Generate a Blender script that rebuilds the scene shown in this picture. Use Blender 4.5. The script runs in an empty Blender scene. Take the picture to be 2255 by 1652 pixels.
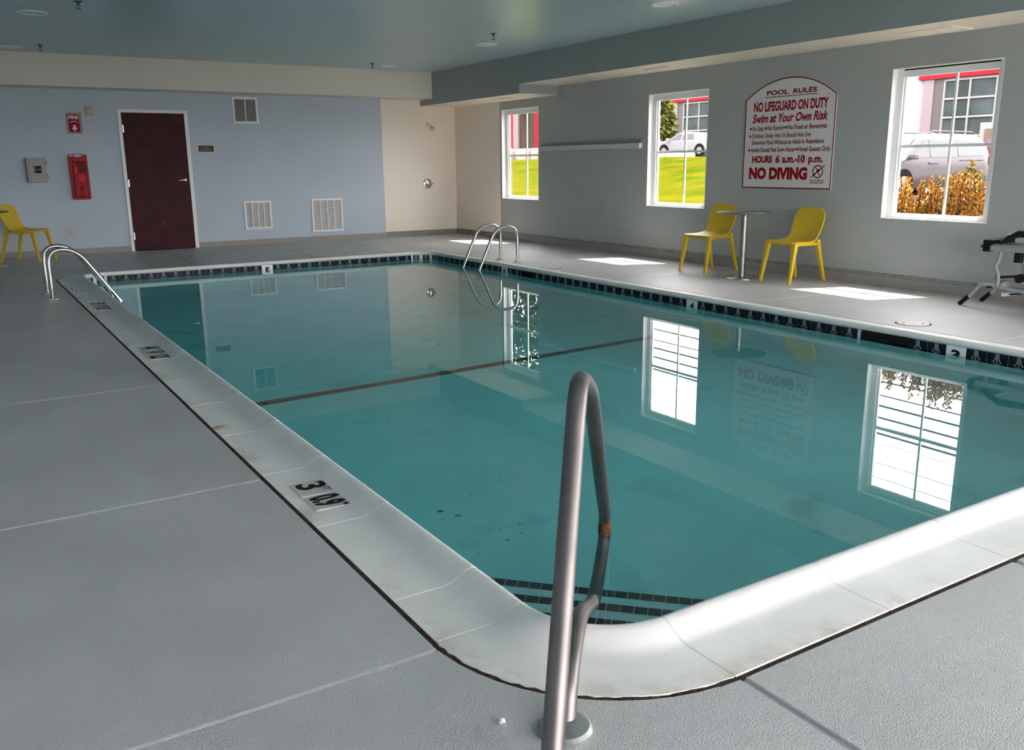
import bpy, bmesh, math, random
from mathutils import Vector, Matrix
PI = math.pi
SC = bpy.context.scene
COL = SC.collection

# ------------------------------------------------------------------ camera
cam_d = bpy.data.cameras.new('camera')
cam = bpy.data.objects.new('camera', cam_d); COL.objects.link(cam)
cam_d.sensor_fit = 'HORIZONTAL'; cam_d.sensor_width = 36.0
cam_d.lens = 1949.41 * 36.0 / 2255.0
cam_d.clip_start = 0.05; cam_d.clip_end = 500
_r = (0.84657438, -0.53219043, -0.00922891)
_u = (0.1312342, 0.19189269, 0.97260207)
_f = (0.51583855, 0.82459114, -0.23229302)
cam.matrix_world = Matrix(((_r[0], _u[0], -_f[0], 0.0), (_r[1], _u[1], -_f[1], 0.0),
                           (_r[2], _u[2], -_f[2], 1.3066), (0, 0, 0, 1)))
SC.camera = cam

# ------------------------------------------------------------------ sky, sun, exposure
world = bpy.data.worlds.new('sky'); SC.world = world
world.use_nodes = True
bg = world.node_tree.nodes['Background']
bg.inputs['Color'].default_value = (1.0, 0.965, 0.975, 1)
bg.inputs['Strength'].default_value = 4.2
sun_d = bpy.data.lights.new('sun', 'SUN'); sun_d.energy = 5.5; sun_d.angle = math.radians(0.6)
sun_d.color = (1.0, 0.93, 0.82)
sun = bpy.data.objects.new('sun', sun_d); COL.objects.link(sun)
sun.rotation_euler = Vector((-0.51, 0.20, -1.0)).to_track_quat('-Z', 'Y').to_euler()
sun.location = (20, -5, 30)
SC.view_settings.view_transform = 'Standard'
SC.view_settings.look = 'None'
SC.view_settings.gamma = 1.0
SC.view_settings.use_curve_mapping = False
SC.view_settings.exposure = 1.76
cy = SC.cycles
cy.use_denoising = True
cy.max_bounces = 14; cy.diffuse_bounces = 8; cy.glossy_bounces = 8
cy.transmission_bounces = 10; cy.transparent_max_bounces = 16; cy.volume_bounces = 0
cy.sample_clamp_indirect = 12.0

# ------------------------------------------------------------------ helpers
def thing(name, label, cat, loc=(0, 0, 0), rotz=0.0, group=None):
    o = bpy.data.objects.new(name, None); COL.objects.link(o)
    o.location = loc; o.rotation_euler = (0, 0, rotz)
    o.empty_display_size = 0.1
    return tag(o, label, cat, group)

def tag(o, label, cat, group=None, kind=None):
    o['label'] = label; o['category'] = cat
    if group: o['group'] = group
    if kind: o['kind'] = kind
    return o

def struct(o):
    o['kind'] = 'structure'
    return o

def root_loc(p):
    l = Vector((0, 0, 0))
    while p is not None:
        l += Vector(p.location); p = p.parent
    return l

class M:
    """collects faces; build() links them as ONE mesh object"""
    def __init__(s): s.v = []; s.f = []; s.m = []; s.sm = []
    def add(s, vs, fs, m=0, smooth=False):
        b = len(s.v); s.v += [tuple(x) for x in vs]
        for f in fs: s.f.append([b + i for i in f]); s.m.append(m); s.sm.append(smooth)
        return s
    def box(s, x0, x1, y0, y1, z0, z1, m=0):
        x0, x1 = min(x0, x1), max(x0, x1); y0, y1 = min(y0, y1), max(y0, y1); z0, z1 = min(z0, z1), max(z0, z1)
        return s.add([(x0,y0,z0),(x1,y0,z0),(x1,y1,z0),(x0,y1,z0),(x0,y0,z1),(x1,y0,z1),(x1,y1,z1),(x0,y1,z1)],
              [(0,3,2,1),(4,5,6,7),(0,1,5,4),(1,2,6,5),(2,3,7,6),(3,0,4,7)], m)
    def cbox(s, x0, x1, y0, y1, z0, z1, c, m=0):
        """box with chamfered edges (all 12)"""
        bm = bmesh.new()
        r = bmesh.ops.create_cube(bm, size=1)
        for v in bm.verts: v.co = ((x0+x1)/2 + v.co.x*(x1-x0), (y0+y1)/2 + v.co.y*(y1-y0), (z0+z1)/2 + v.co.z*(z1-z0))
        bmesh.ops.bevel(bm, geom=bm.edges[:], offset=c, segments=2, profile=0.5, affect='EDGES')
        bm.verts.ensure_lookup_table()
        s.add([v.co[:] for v in bm.verts], [[v.index for v in f.verts] for f in bm.faces], m)
        bm.free(); return s
    def prism(s, poly, z0, z1, m=0, axis='z'):
        n = len(poly)
        def P(a, b, c): return (a, b, c) if axis == 'z' else ((c, a, b) if axis == 'x' else (a, c, b))
        ar = sum(poly[i][0]*poly[(i+1)%n][1]-poly[(i+1)%n][0]*poly[i][1] for i in range(n))
        if (ar < 0) != (axis == 'y'): poly = poly[::-1]
        vs = [P(a, b, z0) for a, b in poly] + [P(a, b, z1) for a, b in poly]
        fs = [list(range(n))[::-1], list(range(n, 2*n))] + [[i, (i+1)%n, n+(i+1)%n, n+i] for i in range(n)]
        return s.add(vs, fs, m)
    def tube(s, path, r, n=12, m=0, cap=True, smooth=True):
        P = [Vector(p) for p in path]; k = len(P)
        rr = r if isinstance(r, (list, tuple)) else [r]*k
        T = []
        for i in range(k):
            a = P[max(i-1, 0)]; b = P[min(i+1, k-1)]
            t = (b - a); T.append(t.normalized() if t.length > 1e-9 else Vector((0,0,1)))
        up = Vector((0,0,1)) if abs(T[0].z) < 0.9 else Vector((1,0,0))
        nn = (up - T[0]*up.dot(T[0])).normalized()
        vs = []
        for i in range(k):
            nn = (nn - T[i]*nn.dot(T[i])).normalized(); bb = T[i].cross(nn)
            for j in range(n):
                a = 2*PI*j/n; vs.append(P[i] + (nn*math.cos(a) + bb*math.sin(a))*rr[i])
        fs = [[i*n+j, i*n+(j+1)%n, (i+1)*n+(j+1)%n, (i+1)*n+j] for i in range(k-1) for j in range(n)]
        s.add(vs, fs, m, smooth)
        if cap:
            s.add(vs[:n], [list(range(n))[::-1]], m); s.add(vs[-n:], [list(range(n))], m)
        return s
    def lathe(s, prof, c=(0,0,0), n=24, m=0, axis=(0,0,1), smooth=True):
        """prof: (radius, height) pairs along axis"""
        A = Vector(axis).normalized(); u = A.orthogonal().normalized(); w = A.cross(u); c = Vector(c)
        vs = []; k = len(prof)
        for r, h in prof:
            for j in range(n):
                a = 2*PI*j/n; vs.append(c + A*h + (u*math.cos(a) + w*math.sin(a))*max(r, 1e-5))
        fs = [[i*n+j, i*n+(j+1)%n, (i+1)*n+(j+1)%n, (i+1)*n+j] for i in range(k-1) for j in range(n)]
        s.add(vs, fs, m, smooth)
        if prof[0][0] > 1e-4: s.add(vs[:n], [list(range(n))[::-1]], m)
        if prof[-1][0] > 1e-4: s.add(vs[-n:], [list(range(n))], m)
        return s
    def build(s, name, mats, parent=None, local=False, recalc=True):
        off = Vector((0,0,0)) if (parent is None or local) else root_loc(parent)
        me = bpy.data.meshes.new(name)
        me.from_pydata([(x-off.x, y-off.y, z-off.z) for x, y, z in s.v], [], s.f)
        for mt in (mats if isinstance(mats, (list, tuple)) else [mats]): me.materials.append(mt)
        me.polygons.foreach_set('material_index', s.m)
        me.polygons.foreach_set('use_smooth', s.sm)
        if recalc:
            bm = bmesh.new(); bm.from_mesh(me); bmesh.ops.recalc_face_normals(bm, faces=bm.faces[:]); bm.to_mesh(me); bm.free()
        if any(s.sm): me.set_sharp_from_angle(angle=math.radians(38))
        me.update()
        o = bpy.data.objects.new(name, me); COL.objects.link(o)
        if parent is not None: o.parent = parent
        return o

def inst(src, name, parent, loc, rotz=0.0, off=True):
    """linked copy of a mesh piece"""
    o = bpy.data.objects.new(name, src.data); COL.objects.link(o)
    o.parent = parent
    l = Vector(loc) - (root_loc(parent) if (parent is not None and off) else Vector((0,0,0)))
    o.location = l; o.rotation_euler = (0, 0, rotz)
    return o

def fillet(pts, r, n=6):
    P = [Vector(p) for p in pts]; out = [P[0]]
    for i in range(1, len(P)-1):
        a, b, c = P[i-1], P[i], P[i+1]
        ri = r[i] if isinstance(r, (list, tuple)) else r
        d1 = min(ri, (a-b).length*0.48); d2 = min(ri, (c-b).length*0.48)
        p = b + (a-b).normalized()*d1; q = b + (c-b).normalized()*d2
        for k in range(n+1):
            t = k/n; out.append(p*(1-t)**2 + b*2*t*(1-t) + q*t*t)
    out.append(P[-1]); return out

def smoothpath(pts, n=8):
    P = [Vector(p) for p in pts]; out = []
    for i in range(len(P)-1):
        p0 = P[max(i-1, 0)]; p1 = P[i]; p2 = P[i+1]; p3 = P[min(i+2, len(P)-1)]
        for k in range(n):
            t = k/n
            out.append(0.5*((2*p1)+(p2-p0)*t+(2*p0-5*p1+4*p2-p3)*t*t+(3*p1-p0-3*p2+p3)*t**3))
    out.append(P[-1]); return out

# ------------------------------------------------------------------ materials
def mat(name, col, rough=0.6, metal=0.0, var=0.0, vscale=3.0, bump=0.0, bscale=60.0, spec=0.5, coat=0.0,
        col2=None, detail=4.0, emit=None, bdist=0.01, bdetail=2.0):
    m = bpy.data.materials.new(name); m.use_nodes = True
    nt = m.node_tree; b = nt.nodes['Principled BSDF']
    b.inputs['Base Color'].default_value = (*col, 1); b.inputs['Roughness'].default_value = rough
    b.inputs['Metallic'].default_value = metal; b.inputs['Specular IOR Level'].default_value = spec
    b.inputs['Coat Weight'].default_value = coat
    tc = nt.nodes.new('ShaderNodeTexCoord')
    if var > 0 or col2:
        n = nt.nodes.new('ShaderNodeTexNoise'); n.inputs['Scale'].default_value = vscale; n.inputs['Detail'].default_value = detail
        nt.links.new(tc.outputs['Object'], n.inputs['Vector'])
        r = nt.nodes.new('ShaderNodeValToRGB'); r.color_ramp.elements[0].position = 0.32; r.color_ramp.elements[1].position = 0.68
        c2 = col2 if col2 else tuple(min(1, c*(1+var)) for c in col)
        c1 = col if col2 else tuple(c*(1-var) for c in col)
        r.color_ramp.elements[0].color = (*c1, 1); r.color_ramp.elements[1].color = (*c2, 1)
        nt.links.new(n.outputs['Fac'], r.inputs['Fac']); nt.links.new(r.outputs['Color'], b.inputs['Base Color'])
    if bump > 0:
        n2 = nt.nodes.new('ShaderNodeTexNoise'); n2.inputs['Scale'].default_value = bscale; n2.inputs['Detail'].default_value = bdetail
        nt.links.new(tc.outputs['Object'], n2.inputs['Vector'])
        bp = nt.nodes.new('ShaderNodeBump'); bp.inputs['Strength'].default_value = bump; bp.inputs['Distance'].default_value = bdist
        nt.links.new(n2.outputs['Fac'], bp.inputs['Height']); nt.links.new(bp.outputs['Normal'], b.inputs['Normal'])
    if emit:
        b.inputs['Emission Color'].default_value = (*emit[0], 1); b.inputs['Emission Strength'].default_value = emit[1]
    return m

def glassmat(name, tint=(0.98, 0.97, 0.975), ior=1.45):
    """thin sheet glass: part mirror by Fresnel, the rest lets light straight through"""
    m = bpy.data.materials.new(name); m.use_nodes = True; nt = m.node_tree
    for n in list(nt.nodes):
        if n.type == 'BSDF_PRINCIPLED': nt.nodes.remove(n)
    out = [n for n in nt.nodes if n.type == 'OUTPUT_MATERIAL'][0]
    t = nt.nodes.new('ShaderNodeBsdfTransparent'); t.inputs['Color'].default_value = (*tint, 1)
    g = nt.nodes.new('ShaderNodeBsdfGlossy'); g.inputs['Roughness'].default_value = 0.0
    lw = nt.nodes.new('ShaderNodeLayerWeight'); lw.inputs['Blend'].default_value = 0.5
    pw = nt.nodes.new('ShaderNodeMath'); pw.operation = 'POWER'; pw.inputs[1].default_value = 5.0
    fr = nt.nodes.new('ShaderNodeMath'); fr.operation = 'MULTIPLY_ADD'; fr.inputs[1].default_value = 0.92; fr.inputs[2].default_value = 0.06
    nt.links.new(lw.outputs['Facing'], pw.inputs[0]); nt.links.new(pw.outputs[0], fr.inputs[0])
    mx = nt.nodes.new('ShaderNodeMixShader')
    nt.links.new(fr.outputs[0], mx.inputs[0]); nt.links.new(t.outputs[0], mx.inputs[1]); nt.links.new(g.outputs[0], mx.inputs[2])
    nt.links.new(mx.outputs[0], out.inputs['Surface'])
    return m

def watermat():
    m = bpy.data.materials.new('pool_water'); m.use_nodes = True; nt = m.node_tree
    for n in list(nt.nodes):
        if n.type == 'BSDF_PRINCIPLED': nt.nodes.remove(n)
    out = [n for n in nt.nodes if n.type == 'OUTPUT_MATERIAL'][0]
    g = nt.nodes.new('ShaderNodeBsdfGlass'); g.inputs['Roughness'].default_value = 0.0; g.inputs['IOR'].default_value = 1.333
    v = nt.nodes.new('ShaderNodeVolumeAbsorption'); v.inputs['Color'].default_value = (0.27, 0.925, 0.955, 1); v.inputs['Density'].default_value = 0.48
    nt.links.new(g.outputs[0], out.inputs['Surface']); nt.links.new(v.outputs[0], out.inputs['Volume'])
    return m

def mixnoise(m, col, scale, lo, hi, rough=None, detail=5.0):
    """lay patches of a second colour (stain, dirt) over a material by noise"""
    nt = m.node_tree; b = nt.nodes['Principled BSDF']
    src = b.inputs['Base Color'].links[0].from_socket if b.inputs['Base Color'].links else None
    tc = nt.nodes.new('ShaderNodeTexCoord'); n = nt.nodes.new('ShaderNodeTexNoise')
    n.inputs['Scale'].default_value = scale; n.inputs['Detail'].default_value = detail
    nt.links.new(tc.outputs['Object'], n.inputs['Vector'])
    r = nt.nodes.new('ShaderNodeMapRange'); r.inputs['From Min'].default_value = lo; r.inputs['From Max'].default_value = hi
    nt.links.new(n.outputs['Fac'], r.inputs['Value'])
    mx = nt.nodes.new('ShaderNodeMix'); mx.data_type = 'RGBA'
    nt.links.new(r.outputs['Result'], mx.inputs['Factor'])
    if src: nt.links.new(src, mx.inputs['A'])
    else: mx.inputs['A'].default_value = b.inputs['Base Color'].default_value
    mx.inputs['B'].default_value = (*col, 1)
    nt.links.new(mx.outputs['Result'], b.inputs['Base Color'])
    return m

X = {}
X['deck'] = mat('deck_paint', (0.47, 0.47, 0.465), 0.42, var=0.07, vscale=1.6, bump=0.75, bscale=210, bdist=0.004, bdetail=3)
mixnoise(X['deck'], (0.40, 0.405, 0.405), 0.9, 0.52, 0.75)
X['joint'] = mat('joint_sealant', (0.06, 0.040, 0.032), 0.9, spec=0.05, var=0.4, vscale=40, bump=0.8, bscale=200)
X['deckjoint'] = mat('deck_joint_filler', (0.62, 0.62, 0.61), 0.7, var=0.1, vscale=30)
X['coping'] = mat('coping_concrete', (0.80, 0.79, 0.755), 0.5, var=0.05, vscale=5, bump=0.35, bscale=55, bdist=0.003, bdetail=5)
def edgestain(m, col):
    nt = m.node_tree; b = nt.nodes['Principled BSDF']; src = b.inputs['Base Color'].links[0].from_socket
    at_ = nt.nodes.new('ShaderNodeAttribute'); at_.attribute_name = 'edge'
    tc = nt.nodes.new('ShaderNodeTexCoord'); n = nt.nodes.new('ShaderNodeTexNoise'); n.inputs['Scale'].default_value = 2.3; n.inputs['Detail'].default_value = 9; n.inputs['Roughness'].default_value = 0.75
    nt.links.new(tc.outputs['Object'], n.inputs['Vector'])
    r = nt.nodes.new('ShaderNodeMapRange'); r.inputs['From Min'].default_value = 0.50; r.inputs['From Max'].default_value = 0.72
    nt.links.new(n.outputs['Fac'], r.inputs['Value'])
    mu = nt.nodes.new('ShaderNodeMath'); mu.operation = 'MULTIPLY'; nt.links.new(r.outputs['Result'], mu.inputs[0]); nt.links.new(at_.outputs['Fac'], mu.inputs[1])
    mx = nt.nodes.new('ShaderNodeMix'); mx.data_type = 'RGBA'; nt.links.new(mu.outputs[0], mx.inputs['Factor']); nt.links.new(src, mx.inputs['A']); mx.inputs['B'].default_value = (*col, 1)
    nt.links.new(mx.outputs['Result'], b.inputs['Base Color'])
edgestain(X['coping'], (0.40, 0.31, 0.20))
mixnoise(X['coping'], (0.30, 0.26, 0.2), 130, 0.73, 0.78, detail=2)
X['grout'] = mat('white_grout', (0.78, 0.78, 0.75), 0.7)
X['plaster'] = mat('pool_plaster', (0.62, 0.80, 0.79), 0.75, var=0.05, vscale=2.0)
mixnoise(X['plaster'], (0.40, 0.60, 0.60), 2.6, 0.60, 0.78, detail=8)
X['tile'] = mat('navy_tile', (0.010, 0.018, 0.028), 0.3, var=0.3, vscale=20, spec=0.06)
X['tileline'] = mat('tile_motif', (0.48, 0.52, 0.50), 0.5, spec=0.1)
X['tilegrey'] = mat('step_tile', (0.055, 0.05, 0.06), 0.5, spec=0.1, var=0.35, vscale=18)
X['whitetile'] = mat('white_tile', (0.78, 0.79, 0.77), 0.2)
X['black'] = mat('black_print', (0.015, 0.015, 0.018), 0.6, spec=0.05)
X['blackplastic'] = mat('black_plastic', (0.012, 0.012, 0.013), 0.5, spec=0.15)
X['marker'] = mat('marker_tile', (0.58, 0.55, 0.52), 0.5, var=0.08, vscale=30)
X['bluewall'] = mat('blue_wall_paint', (0.46, 0.53, 0.60), 0.55, var=0.03, vscale=1.2, bump=0.08, bscale=90)
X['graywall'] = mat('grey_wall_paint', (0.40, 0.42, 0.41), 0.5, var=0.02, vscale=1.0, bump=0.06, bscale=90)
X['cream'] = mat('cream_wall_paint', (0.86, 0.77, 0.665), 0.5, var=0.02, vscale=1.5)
X['soffit'] = mat('soffit_paint', (0.72, 0.68, 0.60), 0.55, var=0.03, vscale=1.0)
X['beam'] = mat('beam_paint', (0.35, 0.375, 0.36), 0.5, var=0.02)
X['ceil'] = mat('ceiling_paint', (0.45, 0.59, 0.63), 0.32, var=0.04, vscale=0.7, bump=0.12, bscale=4, bdist=0.004, spec=0.6)
X['base'] = mat('baseboard_taupe', (0.31, 0.285, 0.26), 0.6, var=0.06, vscale=6)
X['basedark'] = mat('baseboard_dark', (0.25, 0.23, 0.21), 0.6, var=0.1, vscale=8)
X['basestrip'] = mat('grey_strip', (0.22, 0.25, 0.26), 0.6, var=0.25, vscale=9)
X['white'] = mat('white_paint', (0.80, 0.81, 0.80), 0.4)
X['vinyl'] = mat('white_vinyl', (0.82, 0.83, 0.82), 0.35)
X['doorwood'] = mat('maroon_door', (0.050, 0.012, 0.016), 0.6, spec=0.2, var=0.25, vscale=5, bump=0.05, bscale=60)
X['steel'] = mat('stainless_steel', (0.62, 0.60, 0.58), 0.22, 1.0, var=0.05, vscale=20)
X['rail'] = mat('worn_steel', (0.23, 0.205, 0.198), 0.46, 1.0, var=0.10, vscale=14)
mixnoise(X['rail'], (0.20, 0.14, 0.11), 45, 0.72, 0.80)
X['rust'] = mat('rust', (0.10, 0.045, 0.02), 0.8, var=0.4, vscale=60, spec=0.1)
X['chrome'] = mat('chrome', (0.7, 0.7, 0.7), 0.12, 1.0)
X['alum'] = mat('brushed_aluminium', (0.31, 0.31, 0.31), 0.42, 1.0)
X['yellow'] = mat('yellow_plastic', (0.62, 0.44, 0.025), 0.45, var=0.04, vscale=6)
X['red'] = mat('sign_red', (0.33, 0.008, 0.014), 0.5, spec=0.08)
X['maroon'] = mat('sign_maroon', (0.17, 0.008, 0.014), 0.5, spec=0.08)
X['signwhite'] = mat('sign_white', (0.70, 0.67, 0.66), 0.5, spec=0.15)
X['patch'] = mat('sign_patch', (0.60, 0.58, 0.55), 0.5)
X['redplastic'] = mat('red_plastic', (0.34, 0.010, 0.020), 0.4, spec=0.12)
X['redplastic2'] = mat('bright_red_plastic', (0.58, 0.02, 0.02), 0.4, spec=0.12)
X['reddark'] = mat('dark_red_plastic', (0.13, 0.005, 0.010), 0.4, spec=0.1)
X['boxgrey'] = mat('box_grey', (0.34, 0.33, 0.31), 0.5)
X['beige'] = mat('beige_plastic', (0.50, 0.44, 0.32), 0.5)
X['brown'] = mat('sign_brown', (0.09, 0.07, 0.058), 0.5, spec=0.1)
X['tan'] = mat('sign_tan', (0.30, 0.26, 0.20), 0.5)
X['dark'] = mat('dark_recess', (0.012, 0.014, 0.014), 0.9, spec=0.05)
X['grey'] = mat('vent_grey', (0.40, 0.40, 0.39), 0.5)
X['drain'] = mat('cover_plate', (0.55, 0.50, 0.46), 0.5, var=0.08, vscale=30)
X['esc'] = mat('escutcheon', (0.33, 0.36, 0.34), 0.45, 0.7, var=0.2, vscale=25)
X['cream2'] = mat('cream_escutcheon', (0.58, 0.52, 0.45), 0.5, var=0.1, vscale=20)
X['frame'] = mat('machine_frame', (0.30, 0.31, 0.32), 0.4, spec=0.3)
X['pane'] = glassmat('window_glass')
X['water'] = watermat()
# ------------------------------------------------------------------ room shell
XR, YB, XL, YF, ZC = 8.3425, 15.282, -1.75, -3.4, 2.90
XBM, ZB1, ZB2, YST, YBS, ZBS = 7.6175, 2.4846, 2.3472, 11.894, 14.783, 2.452
CX0, CX1, CY0, CY1, CR, CW = 1.0, 6.36, 1.44, 12.34, 0.58, 0.31       # coping outline, corner radius, width

def arc(cx, cy, r, a0, a1, n=10):
    return [(cx + r*math.cos(a0+(a1-a0)*k/n), cy + r*math.sin(a0+(a1-a0)*k/n)) for k in range(n+1)]

def rrect(t, n=10):
    """rounded outline of the pool, offset t inward from the coping's outer edge"""
    r = CR - t; x0, x1, y0, y1 = CX0+CR, CX1-CR, CY0+CR, CY1-CR
    return arc(x0, y0, r, PI, 1.5*PI, n) + arc(x1, y0, r, 1.5*PI, 2*PI, n) + arc(x1, y1, r, 0, PI/2, n) + arc(x0, y1, r, PI/2, PI, n)

# floor: sub-slab with a hole for the pool, painted concrete slabs lie on it
fl = M()
hx0, hx1, hy0, hy1 = 1.2, 6.16, 1.64, 12.14
fl.box(XL, hx0, YF, YB, -0.25, -0.022); fl.box(hx1, XR, YF, YB, -0.25, -0.022)
fl.box(hx0, hx1, YF, hy0, -0.25, -0.022); fl.box(hx0, hx1, hy1, YB, -0.25, -0.022)
floor = struct(fl.build('floor', X['joint']))
G = 0.011; JG = 0.0045
def slab(poly, bev=0.004):
    """one painted concrete slab with softened upper edges"""
    bm = bmesh.new()
    n = len(poly)
    ar = sum(poly[i][0]*poly[(i+1)%n][1]-poly[(i+1)%n][0]*poly[i][1] for i in range(n))
    if ar < 0: poly = poly[::-1]
    b = [bm.verts.new((x, y, -0.022)) for x, y in poly]; t = [bm.verts.new((x, y, 0.0)) for x, y in poly]
    bm.faces.new(b[::-1]); top = bm.faces.new(t)
    for i in range(n): bm.faces.new((b[i], b[(i+1)%n], t[(i+1)%n], t[i]))
    bmesh.ops.bevel(bm, geom=list(top.edges), offset=bev, segments=2, profile=0.5, affect='EDGES')
    me = bpy.data.meshes.new('deck_slab'); bm.to_mesh(me); bm.free(); me.materials.append(X['deck'])
    o = bpy.data.objects.new('deck_slab', me); COL.objects.link(o); o.parent = floor
    return o
def rect(x0, x1, y0, y1): slab([(x0+JG, y0+JG), (x1-JG, y0+JG), (x1-JG, y1-JG), (x0+JG, y1-JG)])
go = G
# left strip (joints across the deck), split once more along its length behind the view
yl = [YF, -1.5, 0.35, 1.985, 3.612, 5.645, 7.75, 9.85, 11.76]
for a, b in zip(yl[2:-1], yl[3:]):
    if abs(a-0.35) < 1e-6: continue
    rect(XL, CX0-go+JG, a, b)
for yj in yl[3:-1]:
    M().box(XL+0.02, CX0-go-0.01, yj-0.0065, yj+0.0065, -0.022, 0.0004).build('joint_filler', X['deckjoint'], floor)
# near-left corner slab: cut along the coping's curve
c0 = (CX0+CR, CY0+CR)
qa = arc(c0[0], c0[1], CR+go, PI, 1.5*PI, 14)
slab([(XL+JG, 0.35+JG), (1.588-0.011, 0.35+JG), (1.588-0.011, CY0-go)] + qa[::-1] + [(CX0-go, 1.985-JG), (XL+JG, 1.985-JG)])
for a, b in zip(yl[:2], yl[1:3]): rect(XL, 1.588, a, b)
# near strip
xn = [1.588, 2.868, 4.15, 5.43, 6.71, XR]
for i, (a, b) in enumerate(zip(xn[:-1], xn[1:])):
    wj = 0.011
    if i < 3: slab([(a+wj, 0.35+JG), (b-wj, 0.35+JG), (b-wj, CY0-go), (a+wj, CY0-go)], 0.006)
    if i < 3: M().box(a-0.012, a+0.012, 0.35, CY0-go-0.004, -0.022, -0.007).build('joint_filler', X['graywall'], floor)
    rect(a, b, -1.5, 0.35); rect(a, b, YF, -1.5)
qb = arc(CX1-CR, CY0+CR, CR+go, 1.5*PI, 2*PI, 12)
slab([(5.43+JG, 0.35+JG), (XR-JG, 0.35+JG), (XR-JG, 2.02-JG), (CX1+go, 2.02-JG)] + qb[::-1] + [(5.43+JG, CY0-go)])
# right strip
yr = [2.02, 3.53, 5.86, 7.85, 10.0, 11.76]
for a, b in zip(yr[:-1], yr[1:]): rect(CX1+go-JG, XR, a, b)
# far strip with its two corners
qc = arc(CX0+CR, CY1-CR, CR+go, PI, PI/2, 12); qd = arc(CX1-CR, CY1-CR, CR+go, PI/2, 0, 12)
slab([(XL+JG, 11.76+JG), (CX0-go, 11.76+JG)] + qc + [(2.78-JG, CY1+go), (2.84-JG, YB), (XL+JG, YB)])
slab([(2.78+JG, CY1+go), (4.47-JG, CY1+go), (4.60-JG, YB), (2.84+JG, YB)])
slab([(4.47+JG, CY1+go), (5.70-JG, CY1+go), (5.92-JG, YB), (4.60+JG, YB)])
slab([(5.70+JG, CY1+go)] + qd + [(CX1+go, 11.76+JG), (XR-JG, 11.76+JG), (XR-JG, 12.55-JG), (7.2, 12.75), (6.3, 13.6), (6.6, YB), (5.92+JG, YB)])
slab([(XR-JG, 12.55+JG), (7.2+JG, 12.75+2*JG), (6.3+2*JG, 13.6+JG), (6.6+JG, YB), (XR-JG, YB)])

# dark weathered sealant in the gap between deck and coping
rj = random.Random(4); oa = rrect(-G-0.006, 40); ob = rrect(0.008, 40); n = len(oa); sj = M()
za = [-0.0035+0.0022*rj.random() for _ in range(n)]; zb_ = [-0.0030+0.0034*rj.random() for _ in range(n)]
sj.add([(x, y, za[i]) for i, (x, y) in enumerate(oa)] + [(x, y, zb_[i]) for i, (x, y) in enumerate(ob)], [[i, (i+1) % n, n+(i+1) % n, n+i] for i in range(n)])
sj.build('sealant', X['joint'], floor, recalc=False)
# ceiling, soffits and beams
struct(M().box(XL, XR+0.2, YF, YB+0.2, ZC, ZC+0.2).build('ceiling', X['ceil']))
struct(M().box(XL, XBM, YBS, YB, ZBS, ZC).build('trim_1', X['soffit']))                    # soffit over the far wall
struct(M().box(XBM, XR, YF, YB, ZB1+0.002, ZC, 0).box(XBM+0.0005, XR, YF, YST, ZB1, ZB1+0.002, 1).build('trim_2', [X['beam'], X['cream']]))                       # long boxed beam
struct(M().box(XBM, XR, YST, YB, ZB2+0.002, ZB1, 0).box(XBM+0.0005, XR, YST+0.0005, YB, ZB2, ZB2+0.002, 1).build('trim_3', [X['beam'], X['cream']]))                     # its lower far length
tb = M()
for xs in (2.55, 5.02): tb.box(xs, xs+0.004, YBS-0.0015, YBS, ZBS+0.02, ZC)               # seams in the soffit board
struct(tb.build('trim_4', X['soffit']))
# walls
struct(M().box(XL-0.2, XL, YF, YB, -0.25, ZC).build('wall_left', X['bluewall']))
bw = M().box(XL-0.2, XR+0.2, YB, YB+0.2, -0.25, ZC)
wall_back = struct(bw.build('wall_back', X['cream']))
BLX = 6.828                                                                                 # blue board ends here, shower tile begins
YBL = YB - 0.012
bb = M()
bb.box(XL, 2.415, YBL, YB, 0.0, ZBS); bb.box(3.455, BLX, YBL, YB, 0.0, ZBS); bb.box(2.415, 3.455, YBL, YB, 2.178, ZBS)
bb.build('blue_panel', X['bluewall'], wall_back)
# painted shower tile, lower courses (joints still show), back wall
tp = M().cbox(0, 0.1660, -0.006, 0, 0, 0.1660, 0.0012).build('wall_tile', X['cream'], wall_back, local=True)
first = True
for i in range(9):
    for j in range(6):
        loc = (BLX+0.008+i*0.1665, YB, 0.098+j*0.1665)
        if first: tp.location = loc; first = False
        else: inst(tp, 'wall_tile', wall_back, loc)
M().box(BLX, XR, YB-0.005, YB, 1.098, ZB2).build('tile_skim', X['cream'], wall_back)
# right wall with window openings
WY = [(13.598, 0), (9.730, 1), (5.964, 2)]
DY0, DY1, DZ0, DZ1 = -2.9, 2.3, 0.50, 2.30                                                # unseen wide glazing beside the camera, added for near daylight
WW, ZS, ZH, WT = 1.153, 0.709, 2.209, 0.155
wr = M()
wr.box(XR, XR+WT, DY1, YB, -0.25, ZS); wr.box(XR, XR+WT, DY1, YB, ZH, ZC)
wr.box(XR, XR+WT, YF, DY1, -0.25, DZ0); wr.box(XR, XR+WT, YF, DY1, DZ1, ZC); wr.box(XR, XR+WT, YF, DY0, DZ0, DZ1)
edge = YB
for y1, _ in WY:
    wr.box(XR, XR+WT, y1, edge, ZS, ZH); edge = y1-WW
wr.box(XR, XR+WT, DY1, edge, ZS, ZH)
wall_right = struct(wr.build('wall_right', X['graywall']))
tr_ = M().cbox(-0.006, 0, 0, 0.1740, 0, 0.1660, 0.0012).build('wall_tile', X['cream'], wall_right, local=True)
first = True
for i in range(9):
    for j in range(6):
        loc = (XR, 13.70+i*0.1745, 0.098+j*0.1665)
        if first: tr_.location = loc; first = False
        else: inst(tr_, 'wall_tile', wall_right, loc)
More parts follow.
